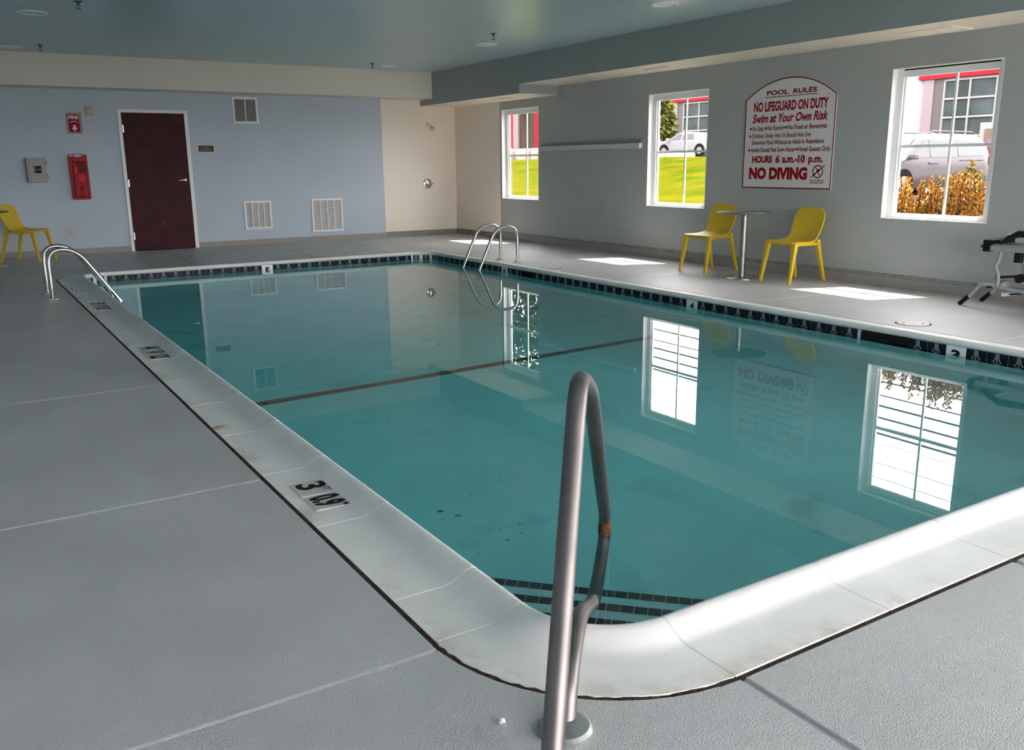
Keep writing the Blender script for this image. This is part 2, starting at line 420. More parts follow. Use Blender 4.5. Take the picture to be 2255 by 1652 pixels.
M().box(XR-0.005, XR, 13.66, YB, 1.098, ZB2).box(XR-0.004, XR, 13.66, 13.70, 0.1, 1.1).build('tile_skim', X['cream'], wall_right)
# rear wall (behind the camera): unseen glazing, added wide to bring in daylight
GX0, GX1, GZ0, GZ1 = 0.2, 8.1, 0.12, 2.55
wf = M()
wf.box(XL-0.2, GX0, YF-0.2, YF, -0.25, ZC); wf.box(GX1, XR+0.2, YF-0.2, YF, -0.25, ZC)
wf.box(GX0, GX1, YF-0.2, YF, -0.25, GZ0); wf.box(GX0, GX1, YF-0.2, YF, GZ1, ZC)
struct(wf.build('wall_front', X['graywall']))
# baseboards
b = M(); b.box(XL, 2.40, YBL-0.012, YBL, 0, 0.086); b.box(3.47, BLX, YBL-0.012, YBL, 0, 0.086)
struct(b.build('baseboard_back', X['base']))
struct(M().box(BLX+0.02, XR, YB-0.014, YB, 0, 0.095).box(XR-0.014, XR, 13.66, YB-0.014, 0, 0.10).build('baseboard_shower', X['basedark']))
b = M(); b.box(XR-0.022, XR, YF, 13.62, 0, 0.103, 0); b.box(XR-0.012, XR, YF, 13.60, 0.103, 0.138, 1)
struct(b.build('baseboard_right', [X['base'], X['basestrip']]))
struct(M().box(XL, XL+0.015, YF, YB, 0, 0.09).build('baseboard_left', X['base']))

# windows
def window(n, y1, gap=False):
    y0 = y1-WW; w = thing('window_%d' % n, '', '', (XR+0.1, (y0+y1)/2, ZS))
    del w['label']; del w['category']; struct(w)
    rv = M()                                                        # white painted reveal lining and sill
    t = 0.008
    rv.box(XR-0.002, XR+WT, y1-t, y1, ZS, ZH); rv.box(XR-0.002, XR+WT, y0, y0+t, ZS, ZH)
    rv.box(XR-0.002, XR+WT, y0, y1, ZH-t, ZH); rv.box(XR-0.004, XR+WT, y0, y1, ZS, ZS+t)
    rv.build('reveal', X['white'], w)
    a, b_, c, d = XR+0.075, XR+0.130, 0.080, 0.055                  # frame depth and widths
    fr = M()
    fr.box(a, b_, y1-c, y1-t, ZS+t, ZH-t); fr.box(a, b_, y0+t, y0+c, ZS+t, ZH-t)
    fr.box(a, b_, y0+c, y1-c, ZH-0.085, ZH-t-(0.014 if gap else 0)); fr.box(a, b_, y0+c, y1-c, ZS+t, ZS+d)
    fr.box(a+0.02, b_-0.01, y1-c-0.022, y1-c, ZS+d, ZH-0.085); fr.box(a+0.02, b_-0.01, y0+c, y0+c+0.02, ZS+d, ZH-0.085)
    fr.build('frame', X['vinyl'], w)
    if gap: M().box(a+0.004, b_, y0+c*0.2, y1-c*0.8, ZH-t-0.016, ZH-t).build('blind_slot', X['dark'], w)
    ym = (y0+y1)/2-0.06
    zm = 1.442
    M().box(a+0.028, a+0.046, ym-0.011, ym+0.011, ZS+d, ZH-0.085).build('muntin', X['vinyl'], w)
    M().box(a+0.024, a+0.050, y0+c, y1-c, zm-0.014, zm+0.014).build('muntin', X['vinyl'], w)
    for (p, q) in ((y0+c, ym-0.011), (ym+0.011, y1-c)):
        for (r, s) in ((ZS+d, zm-0.014), (zm+0.014, ZH-0.085)):
            M().add([(a+0.037, p, r), (a+0.037, q, r), (a+0.037, q, s), (a+0.037, p, s)], [(0, 1, 2, 3)]).build('pane', X['pane'], w, recalc=False)
    return w
for i, (y1, _) in enumerate(WY): window(i+1, y1, gap=(i == 2))
# unseen wide glazing added for daylight: right wall beside the camera, rear wall behind
def glazing(n, a0, a1, z0, z1, N, P):
    w = struct(bpy.data.objects.new('window_%d' % n, None)); COL.objects.link(w); w.location = P((a0+a1)/2, 0, z0)
    fr = M()
    def bx(p, q, r, s):
        a = P(p, -0.03, r); b = P(q, 0.03, s); fr.box(a[0], b[0], a[1], b[1], a[2], b[2])
    bx(a0, a1, z0, z0+0.06); bx(a0, a1, z1-0.06, z1); d = (a1-a0)/N
    for k in range(N+1):
        c = min(max(a0+k*d, a0+0.03), a1-0.03); bx(c-0.03, c+0.03, z0+0.06, z1-0.06)
    fr.build('frame', X['alum'], w)
    for k in range(N):
        p, q = a0+k*d+0.03, a0+(k+1)*d-0.03
        M().add([P(p, 0, z0+0.06), P(q, 0, z0+0.06), P(q, 0, z1-0.06), P(p, 0, z1-0.06)], [(0, 1, 2, 3)]).build('pane', X['pane'], w, recalc=False)
glazing(4, DY0, DY1, DZ0, DZ1, 4, lambda a, o, z: (XR+0.1+o, a, z))
glazing(5, GX0, GX1, GZ0, GZ1, 6, lambda a, o, z: (a, YF-0.1+o, z))

# door
d = struct(bpy.data.objects.new('door_1', None)); COL.objects.link(d); d.location = (2.93, YB, 0)
f = M()
f.box(2.413, 2.462, YBL-0.022, YB, 0, 2.18); f.box(3.402, 3.457, YBL-0.022, YB, 0, 2.18); f.box(2.462, 3.402, YBL-0.022, YB, 2.132, 2.18)
f.build('door_frame', X['white'], d)
M().cbox(2.464, 3.400, YB-0.030, YB, 0.012, 2.130, 0.002).build('door_leaf', X['doorwood'], d)
M().box(2.462, 3.402, YB-0.02, YB, 0.0, 0.012).build('threshold_gap', X['dark'], d)
for z in (1.89, 1.06, 0.24):
    h = M().box(2.455, 2.480, YBL-0.030, YBL-0.016, z-0.055, z+0.055); h.tube([(2.464, YBL-0.03, z-0.06), (2.464, YBL-0.03, z+0.06)], 0.008, 8)
    h.build('hinge', X['steel'], d)
hd = M().lathe([(0.032, 0.0), (0.030, 0.010), (0.018, 0.014), (0.012, 0.045)], (3.325, YB-0.030, 1.10), 20, 0, (0, -1, 0))
hd.tube(fillet([(3.325, YB-0.072, 1.10), (3.30, YB-0.074, 1.10), (3.225, YB-0.072, 1.092)], 0.02), [0.011]*2+[0.010]*6+[0.007], 10)
hd.build('door_handle', X['steel'], d)
M().box(2.93, 2.935, YB-0.0312, YB-0.03, 0.40, 0.424).build('scuff', X['white'], d)
# ------------------------------------------------------------------ swimming pool
pool = thing('swimming_pool', 'rectangular indoor swimming pool edged with pale coping stones and dark waterline tiles', 'pool', (3.68, 6.9, 0.0))
WZ = -0.075
TT = 0.285                                                          # tile face, measured in from the coping's outer edge
wl = rrect(TT, 8); n = len(wl)
bs = M()
bs.add([(x, y, -0.012) for x, y in wl] + [(x, y, -1.95) for x, y in wl], [[i, (i+1) % n, n+(i+1) % n, n+i] for i in range(n)], 0, False)
x0, x1, y0, y1 = CX0+0.2, CX1-0.2, CY0+0.2, CY1-0.2
bs.add([(x0, y0, -0.97), (x1, y0, -0.97), (x1, 6.42, -1.35), (x0, 6.42, -1.35), (x1, y1, -1.66), (x0, y1, -1.66)], [(0, 1, 2, 3), (3, 2, 4, 5)])
bs.build('basin', X['plaster'], pool, recalc=False)
# coping stones: one profile swept along straights and corners
PROF = [(0.0, -0.05), (0.0, -0.006), (0.006, 0.0005), (0.035, 0.0012), (0.10, 0.0014), (0.180, 0.0018), (0.205, 0.005), (0.228, 0.016), (0.262, 0.034), (0.284, 0.040),
        (0.298, 0.037), (0.307, 0.028), (0.31, 0.015), (0.308, 0.002), (0.300, -0.008), (0.285, -0.012), (0.26, -0.05)]
def sweep(frames, name, m, parent=pool, shrink=0.0):
    """frames: (origin point on the outer edge, inward normal)"""
    k = len(PROF); vs = []
    for (ox, oy), (nx, ny) in frames:
        for t, z in PROF:
            tt = 0.155 + (t-0.155)*(1-shrink*6); vs.append((ox+nx*tt, oy+ny*tt, z-shrink))
    mm = M()
    mm.add(vs, [[i*k+j, i*k+(j+1) % k, (i+1)*k+(j+1) % k, (i+1)*k+j] for i in range(len(frames)-1) for j in range(k)], 0, True)
    mm.add(vs[:k], [list(range(k))]); mm.add(vs[-k:], [list(range(k))])
    o = mm.build(name, m, parent, recalc=True)
    at_ = o.data.attributes.new('edge', 'FLOAT', 'POINT')
    et = [max(0.0, 1-max(0, t)/0.10) for t, z in PROF]
    at_.data.foreach_set('value', (et*(len(o.data.vertices)//k+1))[:len(o.data.vertices)])
    return o
g = 0.003
def straight(p, q, nrm, cuts):
    L = math.hypot(q[0]-p[0], q[1]-p[1]); dx, dy = (q[0]-p[0])/L, (q[1]-p[1])/L
    for a, b in zip(cuts[:-1], cuts[1:]):
        a += g; b -= g
        sweep([((p[0]+dx*s, p[1]+dy*s), nrm) for s in (a, b)], 'coping_stone', X['coping'])
    sweep([(p, nrm), (q, nrm)], 'coping_joint_filler', X['grout'], shrink=0.0013)
def cuts_from(L, first, step):
    c = [0.0]; s = first
    while s < L-0.2: c.append(s); s += step
    return c + [L]
LY = CY1-CY0-2*CR; LX = CX1-CX0-2*CR
straight((CX0, CY0+CR), (CX0, CY1-CR), (1, 0), cuts_from(LY, 0.285, 0.676))
straight((CX1, CY0+CR), (CX1, CY1-CR), (-1, 0), cuts_from(LY, 0.42, 0.66))
straight((CX0+CR, CY0), (CX1-CR, CY0), (0, 1), cuts_from(LX, 0.645, 0.645))
straight((CX0+CR, CY1), (CX1-CR, CY1), (0, -1), cuts_from(LX, 0.42, 0.66))
for cx, cy_, a0 in ((CX0+CR, CY0+CR, PI), (CX1-CR, CY0+CR, 1.5*PI), (CX1-CR, CY1-CR, 0), (CX0+CR, CY1-CR, PI/2)):
    fr = []
    da = g/CR
    for k in range(15):
        a = a0+da+(PI/2-2*da)*k/14
        fr.append(((cx+CR*math.cos(a), cy_+CR*math.sin(a)), (-math.cos(a), -math.sin(a))))
    sweep(fr, 'coping_stone', X['coping'])
# waterline tiles, 6 in., each with its raised pale line motif
TS = 0.152
def tile_mesh():
    m = M(); h = 0.148/2
    m.cbox(-h, h, 0, 0.008, -h, h, 0.0015, 0)
    def line(p, q, w=0.0042):
        p = Vector((p[0], 0, p[1])); q = Vector((q[0], 0, q[1])); d_ = (q-p).normalized(); nn = Vector((-d_.z, 0, d_.x))*w/2
        a = [p+nn, p-nn, q-nn, q+nn]
        m.add([(v.x, 0.0082, v.z) for v in a], [(0, 1, 2, 3)], 1); m.add([(v.x, 0.0092, v.z) for v in a], [(0, 1, 2, 3)], 1)
    for sgn in (1, -1):
        line((0, 0.072*sgn), (0, 0.0))
        for sx in (1, -1):
            line((0.011*sx, 0.072*sgn), (0.011*sx, 0.034*sgn)); line((0.011*sx, 0.034*sgn), (0.034*sx, 0.006*sgn)); line((0.034*sx, 0.006*sgn), (0.030*sx, 0.0))
    return m
TZ = -0.012-0.076
proto = tile_mesh().build('waterline_tile', [X['tile'], X['tileline']], pool, local=True)
white = M().cbox(-0.076, 0.076, 0, 0.009, -0.074, 0.074, 0.0015).build('depth_marker_tile', X['whitetile'], pool, local=True)
used = {'t': False, 'w': False}
def put_tile(x, y, ang, white_=False):
    k = 'w' if white_ else 't'; src = white if white_ else proto
    loc = Vector((x, y, TZ)) - root_loc(pool)
    if not used[k]: used[k] = True; src.location = loc; src.rotation_euler = (0, 0, ang); return src
    return inst(src, 'depth_marker_tile' if white_ else 'waterline_tile', pool, (x, y, TZ), ang)
marks = []
def run(p, q, ang, whites=(), gaps=()):
    L = math.hypot(q[0]-p[0], q[1]-p[1]); k = int(round(L/TS)); st = L/k
    for i in range(k):
        s = (i+0.5)*st; x = p[0]+(q[0]-p[0])*s/L; y = p[1]+(q[1]-p[1])*s/L
        c = x if abs(q[0]-p[0]) > abs(q[1]-p[1]) else y
        if any(a <= c <= b for a, b in gaps): continue
        hit = [w_ for w_ in whites if abs(w_[0]-c) <= st*0.5]
        o = put_tile(x, y, ang, bool(hit))
        if hit: marks.append((o, x, y, ang, hit[0][1]))
a, b = CX0+TT, CX1-TT; c, e = CY0+TT, CY1-TT
run((CX0+CR, e), (CX1-CR, e), PI, [(3.62, '5')])
run((b, CY0+CR), (b, CY1-CR), PI/2, [(9.87, '5'), (6.40, '4'), (3.64, '3')], [(3.98, 4.42), (9.12, 9.46)])
run((CX0+CR, c), (CX1-CR, c), 0); run((a, CY0+CR), (a, CY1-CR), -PI/2)
for cx, cy_, a0 in ((CX0+CR, CY0+CR, PI), (CX1-CR, CY0+CR, 1.5*PI), (CX1-CR, CY1-CR, 0), (CX0+CR, CY1-CR, PI/2)):
    for k in range(3):
        an = a0+(k+0.5)*PI/6; r = (CR-TT)
        put_tile(cx+r*math.cos(an), cy_+r*math.sin(an), an+PI/2)
# continuous pale grout ring behind the tiles
gl = rrect(TT-0.0005, 8); gi = rrect(TT+0.003, 8); n = len(gl)
gm = M(); gm.add([(x, y, -0.013) for x, y in gi] + [(x, y, -0.166) for x, y in gi], [[i, (i+1) % n, n+(i+1) % n, n+i] for i in range(n)])
gm.build('tile_grout', X['grout'], pool, recalc=False)
# skimmer mouths in the right-hand wall
for ya, yb in ((3.98, 4.42), (9.12, 9.46)):
    s = M(); xf = b-0.010
    s.box(xf, b+0.004, ya, yb, -0.040, -0.012, 0); s.box(xf-0.002, b, ya, ya+0.02, -0.166, -0.030, 0); s.box(xf-0.002, b, yb-0.02, yb, -0.166, -0.030, 0)
    s.box(xf+0.003, b, ya+0.02, yb-0.02, -0.166, -0.036, 1)
    s.build('skimmer_mouth', [X['blackplastic'], X['dark']], pool)
# corner steps, each tread edged with small dark tiles
kx, ky = CX0+TT-0.01, CY0+TT-0.01; ks = kx+ky
st0 = M().cbox(-0.0238, 0.0238, -0.0238, 0.0238, 0, 0.004, 0.001).build('step_edge_tile', X['tilegrey'], pool, local=True)
firstt = True
for S, z in ((3.82, -0.30), (4.24, -0.52), (4.67, -0.75)):
    L = S-ks
    sm = M(); sm.prism([(kx, ky), (kx+L, ky), (kx, ky+L)], -1.05, z)
    sm.build('corner_step', X['plaster'], pool)
    N = int(L*math.sqrt(2)/0.0505)
    for i in range(N):
        u = (i+0.5)/N; ins = 0.030/math.sqrt(2)
        x = kx+L*(1-u)-ins; y = ky+L*u-ins
        if x < kx+0.03 or y < ky+0.03: continue
        if firstt: st0.location = Vector((x, y, z)) - root_loc(pool); st0.rotation_euler = (0, 0, -PI/4); firstt = False
        else: inst(st0, 'step_edge_tile', pool, (x, y, z), -PI/4)
# dark tile line across the floor where the slope begins
lm = M()
for i in range(int((b-a)/0.051)):
    for j in range(2):
        xx = a+0.01+i*0.051; yy = 6.37+j*0.051
        zz = -0.97-(yy-y0)/(6.42-y0)*0.38 + 0.003
        lm.box(xx, xx+0.048, yy, yy+0.048, zz-0.01, zz+0.004)
o = lm.build('slope_line_tiles', X['tilegrey'], pool); o['kind'] = 'stuff'
# floor drains
for px, py in ((2.63, 9.5), (4.60, 9.6)):
    zz = -1.35-(py-6.42)/(y1-6.42)*0.31
    M().lathe([(0.0, 0.03), (0.09, 0.028), (0.14, 0.015), (0.15, 0.0)], (px, py, zz), 24).build('floor_drain', X['whitetile'], pool)
# dark blotches worn into the pool floor near the steps
rs = random.Random(5)
def bl(px, py, r):
    zz = -0.97-(py-y0)/(6.42-y0)*0.38
    k = 9; m = M()
    m.add([(px+r*(0.6+0.6*rs.random())*math.cos(2*PI*i/k), py+r*(0.5+0.5*rs.random())*math.sin(2*PI*i/k), zz+0.003+0.08*0.0) for i in range(k)], [list(range(k))])
    return m
for i in range(26):
    o = bl(1.55+rs.random()*0.75, 3.0+rs.random()*1.3, 0.006+0.022*rs.random()**2).build('floor_blotch', X['esc'], pool)

# water
wp = rrect(TT-0.012, 10); n = len(wp)
wm = M(); wm.add([(x, y, WZ) for x, y in wp] + [(x, y, -2.1) for x, y in wp],
       [list(range(n)), list(range(n, 2*n))[::-1]] + [[i, n+i, n+(i+1) % n, (i+1) % n] for i in range(n)])
water = wm.build('pool_water', X['water'], None)
tag(water, 'still clear teal water filling the swimming pool', 'water', kind='stuff')

# ------------------------------------------------------------------ lettering
def text(name, s, m, parent, origin, right, up, width=None, height=None, bold=0.0, spacing=1.0, shear=0.0, align='LEFT', local=False, depth=0.0008):
    """flat letters: origin = lower left of the text box, scaled to the given width and height (of the ink)"""
    cu = bpy.data.curves.new(name, 'FONT'); cu.body = s; cu.size = 1.0; cu.offset = bold; cu.shear = shear
    cu.space_character = spacing; cu.resolution_u = 3
    to = bpy.data.objects.new('tmp_text', cu); COL.objects.link(to)
    dg = bpy.context.evaluated_depsgraph_get(); dg.update()
    me = bpy.data.meshes.new_from_object(to.evaluated_get(dg))
    bpy.data.objects.remove(to); bpy.data.curves.remove(cu)
    xs = [v.co.x for v in me.vertices]; ys = [v.co.y for v in me.vertices]
    bx, by = min(xs), 0.0
    hy = max(ys)
    kx_ = width/(max(xs)-bx) if width else None; ky_ = height/hy if height else None
    if kx_ is None: kx_ = ky_
    if ky_ is None: ky_ = kx_
    R_ = Vector(right); U_ = Vector(up); N_ = R_.cross(U_)
    o3 = Vector(origin) - (root_loc(parent) if (parent is not None and not local) else Vector((0, 0, 0)))
    for v in me.vertices:
        v.co = o3 + R_*((v.co.x-bx)*kx_) + U_*((v.co.y-by)*ky_) + N_*depth
    me.name = name; me.materials.clear(); me.materials.append(m)
    o = bpy.data.objects.new(name, me); COL.objects.link(o); o.parent = parent
    return o

# depth numerals on the white waterline tiles
for o, x, y, ang, s in marks:
    dx_, dy_ = math.cos(ang), math.sin(ang)
    nx, ny = -dy_, dx_
    lx, ly = dx_, dy_
    rv = (-lx, -ly, 0)
    org = (x + lx*0.035 + nx*0.0095, y + ly*0.035 + ny*0.0095, TZ-0.025)
    t = text('depth_numeral', s, X['black'], pool, org, rv, (0, 0, 1), width=0.07, height=0.075, bold=0.045)

# depth markers let into the left-hand coping
def markers(ys, labs):
    for (ya, yb), lab in zip(ys, labs):
        t = M(); t.cbox(1.060, 1.222, ya+0.003, yb-0.003, -0.01, 0.0045, 0.001)
        t = t.build('depth_tile', X['marker'], pool)
        w_ = yb-ya; R_ = (0, -1, 0); U_ = (1, 0, 0); z = 0.0045
        if lab == 'nodive':
            rg = M(); cx, cy_ = 1.155, (ya+yb)/2
            for r0, r1 in ((0.036, 0.048),):
                k = 24
                rg.add([(cx+r0*math.cos(2*PI*i/k), cy_+r0*math.sin(2*PI*i/k), z+0.0006) for i in range(k)] + [(cx+r1*math.cos(2*PI*i/k), cy_+r1*math.sin(2*PI*i/k), z+0.0006) for i in range(k)],
                       [[i, (i+1) % k, k+(i+1) % k, k+i] for i in range(k)])
            for p, q in (((-0.03, -0.03), (0.03, 0.03)), ((-0.026, 0.024), (0.020, -0.022))):
                d_ = Vector((q[0]-p[0], q[1]-p[1])).normalized()*0.004; nn = (-d_.y, d_.x)
                rg.add([(cx+p[0]+nn[0], cy_+p[1]+nn[1], z+0.0007), (cx+p[0]-nn[0], cy_+p[1]-nn[1], z+0.0007), (cx+q[0]-nn[0], cy_+q[1]-nn[1], z+0.0007), (cx+q[0]+nn[0], cy_+q[1]+nn[1], z+0.0007)], [(0, 1, 2, 3)])
            rg.build('no_diving_symbol', X['black'], t, recalc=False)
            text('lettering', 'NO DIVING', X['black'], t, (1.085, yb-0.03, z), R_, U_, width=w_-0.06, height=0.014, bold=0.02)
        else:
            big, small = lab
            ww = 0.078 if len(big) == 1 else 0.116
            text('lettering', big, X['black'], t, (1.082, yb-0.018, z), R_, U_, width=ww, height=0.118, bold=0.030 if len(big) == 1 else 0.050)
            text('lettering', small, X['black'], t, (1.160 if len(small) > 1 else 1.172, yb-0.018-ww-0.006, z), R_, U_, width=0.036 if len(small) > 1 else 0.024, height=0.034 if len(small) > 1 else 0.026, bold=0.01)
markers([(3.30, 3.465), (3.130, 3.295)], [('3', 'FT'), ('0.9', 'M')])
markers([(6.765, 6.93), (6.595, 6.76), (6.425, 6.59)], [('4', 'FT'), 'nodive', ('1.2', 'M')])
markers([(9.375, 9.54), (9.205, 9.37), (9.035, 9.20)], [('5', 'FT'), 'nodive', ('1.5', 'M')])
# three dark plugs and a yellow stain on the coping
M().lathe([(0.014, 0.000), (0.013, 0.004), (0, 0.004)], (1.05, 10.80, 0), 10).build('coping_plug', X['black'], pool)
M().lathe([(0.014, 0.000), (0.013, 0.004), (0, 0.004)], (1.07, 10.62, 0), 10).build('coping_plug', X['black'], pool)
M().lathe([(0.014, 0.000), (0.013, 0.004), (0, 0.004)], (1.115, 10.62, 0), 10).build('coping_plug', X['black'], pool)
X['stain'] = mat('yellow_stain', (0.55, 0.47, 0.30), 0.6, var=0.15, vscale=40)
M().lathe([(0.040, 0.001), (0.038, 0.0022), (0, 0.0022)], (1.045, 4.50, 0), 18).build('coping_stain', X['stain'], pool)
# ------------------------------------------------------------------ handrail at the corner steps
RB = Vector((1.068, 1.490)); RD = Vector((0.669, 0.743))
def rp(s, z): return (RB.x+RD.x*s, RB.y+RD.y*s, z)
hr = thing('stair_handrail', 'worn steel handrail rising from the deck over the pool corner steps', 'handrail', rp(0, 0))
ps = [rp(-0.30, 0.0), rp(-0.225, 0.115), rp(-0.04, 0.375), rp(0.150, 0.632), rp(0.235, 0.742), rp(0.305, 0.774), rp(0.40, 0.757), rp(0.62, 0.665),
      rp(0.83, 0.490), rp(1.065, 0.268), rp(1.33, 0.028)]
m = M(); m.tube(smoothpath(ps, 10), 0.0242, 20)
m.build('upper_rail', X['rail'], hr)
low = fillet([rp(1.33, 0.028), rp(1.375, -0.035), rp(1.33, -0.135), rp(0.98, -0.150), rp(0.76, -0.065), rp(0.345, 0.122), rp(0.10, 0.105), rp(0.03, 0.0)], [0, .05, .06, .1, .12, .10, .09, 0], 7)
M().tube(low, 0.0235, 20).build('lower_return', X['rail'], hr)
M().tube([rp(1.366, -0.040), rp(1.353, -0.080)], 0.0250, 20).build('rust_band', X['rust'], hr)
M().tube([rp(0.815, -0.088), rp(0.770, -0.070)], 0.0250, 20).build('rust_band', X['rust'], hr)
M().lathe([(0.066, 0.0), (0.066, 0.010), (0.058, 0.018), (0.030, 0.021), (0.0, 0.021)], rp(0.012, 0), 32).build('escutcheon', X['esc'], hr)
M().lathe([(0.066, 0.0), (0.066, 0.010), (0.058, 0.018), (0.030, 0.021), (0.0, 0.021)], rp(-0.30, 0), 32).build('escutcheon', X['esc'], hr)

# ------------------------------------------------------------------ ladders
def ladder(name, label, pts, ys, plates):
    c = (pts[0][0], (ys[0]+ys[1])/2, 0)
    t = thing(name, label, 'ladder', c)
    for y in ys:
        path = fillet([(x, y, z) for x, z in pts], [0]+[0.16, 0.16]+[0.10]*(len(pts)-4)+[0] if len(pts) > 4 else 0.15, 8)
        M().tube(path, 0.021, 16).build('grab_rail', X['steel'], t)
        M().lathe([(0.055, 0.0), (0.055, 0.006), (0.045, 0.014), (0.022, 0.016), (0, 0.016)], (pts[0][0], y, 0), 24).build('escutcheon', plates, t)
    xe = pts[-1][0]; s = 1 if xe > pts[0][0] else -1
    for z in (-0.35, -0.62, -0.89):
        M().cbox(xe-0.04, xe+0.04, ys[0], ys[1], z-0.012, z+0.012, 0.004).build('tread', X['whitetile'], t)
    return t
ladder('pool_ladder', 'pair of bright steel ladder rails on the left pool edge near the door', [(0.795, 0), (0.795, 0.50), (1.06, 0.50), (1.452, -0.10), (1.43, -0.16), (1.43, -1.0)], (10.085, 10.585), X['cream2'])
ladder('pool_ladder', 'pair of steel ladder rails on the right pool edge beside the window wall', [(6.50, 0), (6.50, 0.485), (6.16, 0.485), (5.885, -0.10), (5.87, -0.16), (5.87, -1.0)], (10.22, 10.66), X['cream2'])

# ------------------------------------------------------------------ chairs
def chair(name, label, loc, ang):
    """one-piece moulded plastic chair; local +x is the front"""
    t = thing(name, label, 'chair', loc, ang, 'yellow plastic chairs')
    spine = smoothpath([(0.225, 0, 0.432), (0.205, 0, 0.446), (0.10, 0, 0.440), (-0.04, 0, 0.432), (-0.135, 0, 0.445), (-0.19, 0, 0.50), (-0.222, 0, 0.60), (-0.245, 0, 0.71), (-0.258, 0, 0.780), (-0.262, 0, 0.802)], 4)
    L = [0.0]
    for p, q in zip(spine[:-1], spine[1:]): L.append(L[-1]+(q-p).length)
    def hw(s):
        s /= L[-1]
        kn = [(0, .185), (.03, .208), (.1, .222), (.25, .225), (.40, .212), (.50, .195), (.58, .190), (.72, .203), (.86, .206), (.93, .190), (.97, .160), (1.0, .115)]
        for (a, va), (b_, vb) in zip(kn[:-1], kn[1:]):
            if s <= b_: k = (s-a)/(b_-a); return va+(vb-va)*k
        return kn[-1][1]
    nu = 12; k = len(spine); top = []; bot = []
    for i, p in enumerate(spine):
        a = spine[max(i-1, 0)]; b_ = spine[min(i+1, k-1)]; tg = (b_-a).normalized(); nrm = Vector((tg.z, 0, -tg.x))
        if nrm.z < 0 and nrm.x < 0: nrm = -nrm
        w = hw(L[i]); u_ = L[i]/L[-1]
        dish = 0.016*math.sin(PI*min(1, u_*1.05)) + 0.010*max(0, math.sin(PI*(u_-0.3)/0.5))
        for j in range(nu+1):
            v = -1+2*j/nu
            q = p + Vector((0, w*v, 0)) + nrm*(dish*v*v)
            top.append(q); bot.append(q - nrm*(0.016 if 0.1 < u_ < 0.95 else 0.013))
    n1 = nu+1; N = k*n1
    fs = [[i*n1+j, i*n1+j+1, (i+1)*n1+j+1, (i+1)*n1+j] for i in range(k-1) for j in range(nu)]
    fs += [[N+i*n1+j, N+(i+1)*n1+j, N+(i+1)*n1+j+1, N+i*n1+j+1] for i in range(k-1) for j in range(nu)]
    rim = [j for j in range(n1)] + [i*n1+nu for i in range(1, k)] + [(k-1)*n1+j for j in range(nu-1, -1, -1)] + [i*n1 for i in range(k-2, 0, -1)]
    fs2 = [[rim[i], rim[(i+1) % len(rim)], N+rim[(i+1) % len(rim)], N+rim[i]] for i in range(len(rim))]
    m = M(); m.add(top+bot, fs, 0, True); m.add(top+bot, fs2, 0, False)
    m.build('seat_shell', X['yellow'], t, local=True)
    ap = M()                                                        # apron under the seat edge
    ring = [(0.17, -0.195), (0.17, 0.195), (-0.15, 0.195), (-0.15, -0.195)]
    for (xa, ya), (xb, yb) in zip(ring, ring[1:]+ring[:1]):
        d_ = Vector((xb-xa, yb-ya, 0)).normalized(); nn = Vector((-d_.y, d_.x, 0))*0.008
        ap.add([(xa+nn.x, ya+nn.y, 0.405), (xb+nn.x, yb+nn.y, 0.405), (xb+nn.x, yb+nn.y, 0.434), (xa+nn.x, ya+nn.y, 0.434),
                (xa-nn.x, ya-nn.y, 0.405), (xb-nn.x, yb-nn.y, 0.405), (xb-nn.x, yb-nn.y, 0.434), (xa-nn.x, ya-nn.y, 0.434)],
               [(0, 1, 2, 3), (7, 6, 5, 4), (0, 4, 5, 1), (3, 2, 6, 7), (0, 3, 7, 4), (1, 5, 6, 2)])
    ap.build('seat_apron', X['yellow'], t, local=True)
    for fx, fy, tx, ty, zt in ((0.265, -0.205, 0.185, -0.185, 0.434), (0.265, 0.205, 0.185, 0.185, 0.434), (-0.305, -0.20, -0.178, -0.172, 0.462), (-0.305, 0.20, -0.178, 0.172, 0.462)):
        lg = M(); vs = []
        for u_, hw_ in ((0, 0.0145), (0.5, 0.019), (0.85, 0.024), (1, 0.030)):
            cx, cy_, cz = fx+(tx-fx)*u_, fy+(ty-fy)*u_, zt*u_
            vs += [(cx-hw_, cy_-hw_*0.9, cz), (cx+hw_, cy_-hw_*0.9, cz), (cx+hw_, cy_+hw_*0.9, cz), (cx-hw_, cy_+hw_*0.9, cz)]
        lg.add(vs, [[i*4+j, i*4+(j+1) % 4, (i+1)*4+(j+1) % 4, (i+1)*4+j] for i in range(3) for j in range(4)] + [[3, 2, 1, 0], [12, 13, 14, 15]])
        lg.build('leg', X['yellow'], t, local=True)
    return t
chair('plastic_chair', 'yellow plastic chair between the window and the round steel table', (7.845, 7.975, 0), PI+0.06)
chair('plastic_chair', 'yellow plastic chair under the pool rules sign, right of the round table', (7.90, 6.72, 0), PI+0.0)
chair('plastic_chair', 'yellow plastic chair against the blue wall below the phone box', (0.93, 14.60, 0), -0.62)

def table(label, x, y, r=0.315):
    t = thing('cafe_table', label, 'table', (x, y, 0))
    M().lathe([(0.0, 0.728), (r-0.03, 0.728), (r-0.004, 0.735), (r, 0.742), (r-0.004, 0.749), (r-0.02, 0.752), (0, 0.752)], (x, y, 0), 48).build('table_top', X['alum'], t)
    M().lathe([(0.038, 0.012), (0.038, 0.700), (0.046, 0.702), (0.046, 0.728), (0.0, 0.728)], (x, y, 0), 24).build('pedestal', X['alum'], t)
    M().lathe([(0.215, 0.0), (0.215, 0.006), (0.19, 0.016), (0.06, 0.024), (0.04, 0.026), (0, 0.026)], (x, y, 0), 40).build('base_plate', X['steel'], t)
table('round brushed steel pedestal table between two yellow chairs', 7.68, 7.25)
table('round steel pedestal table cut off at the far left edge', 0.395, 13.95)

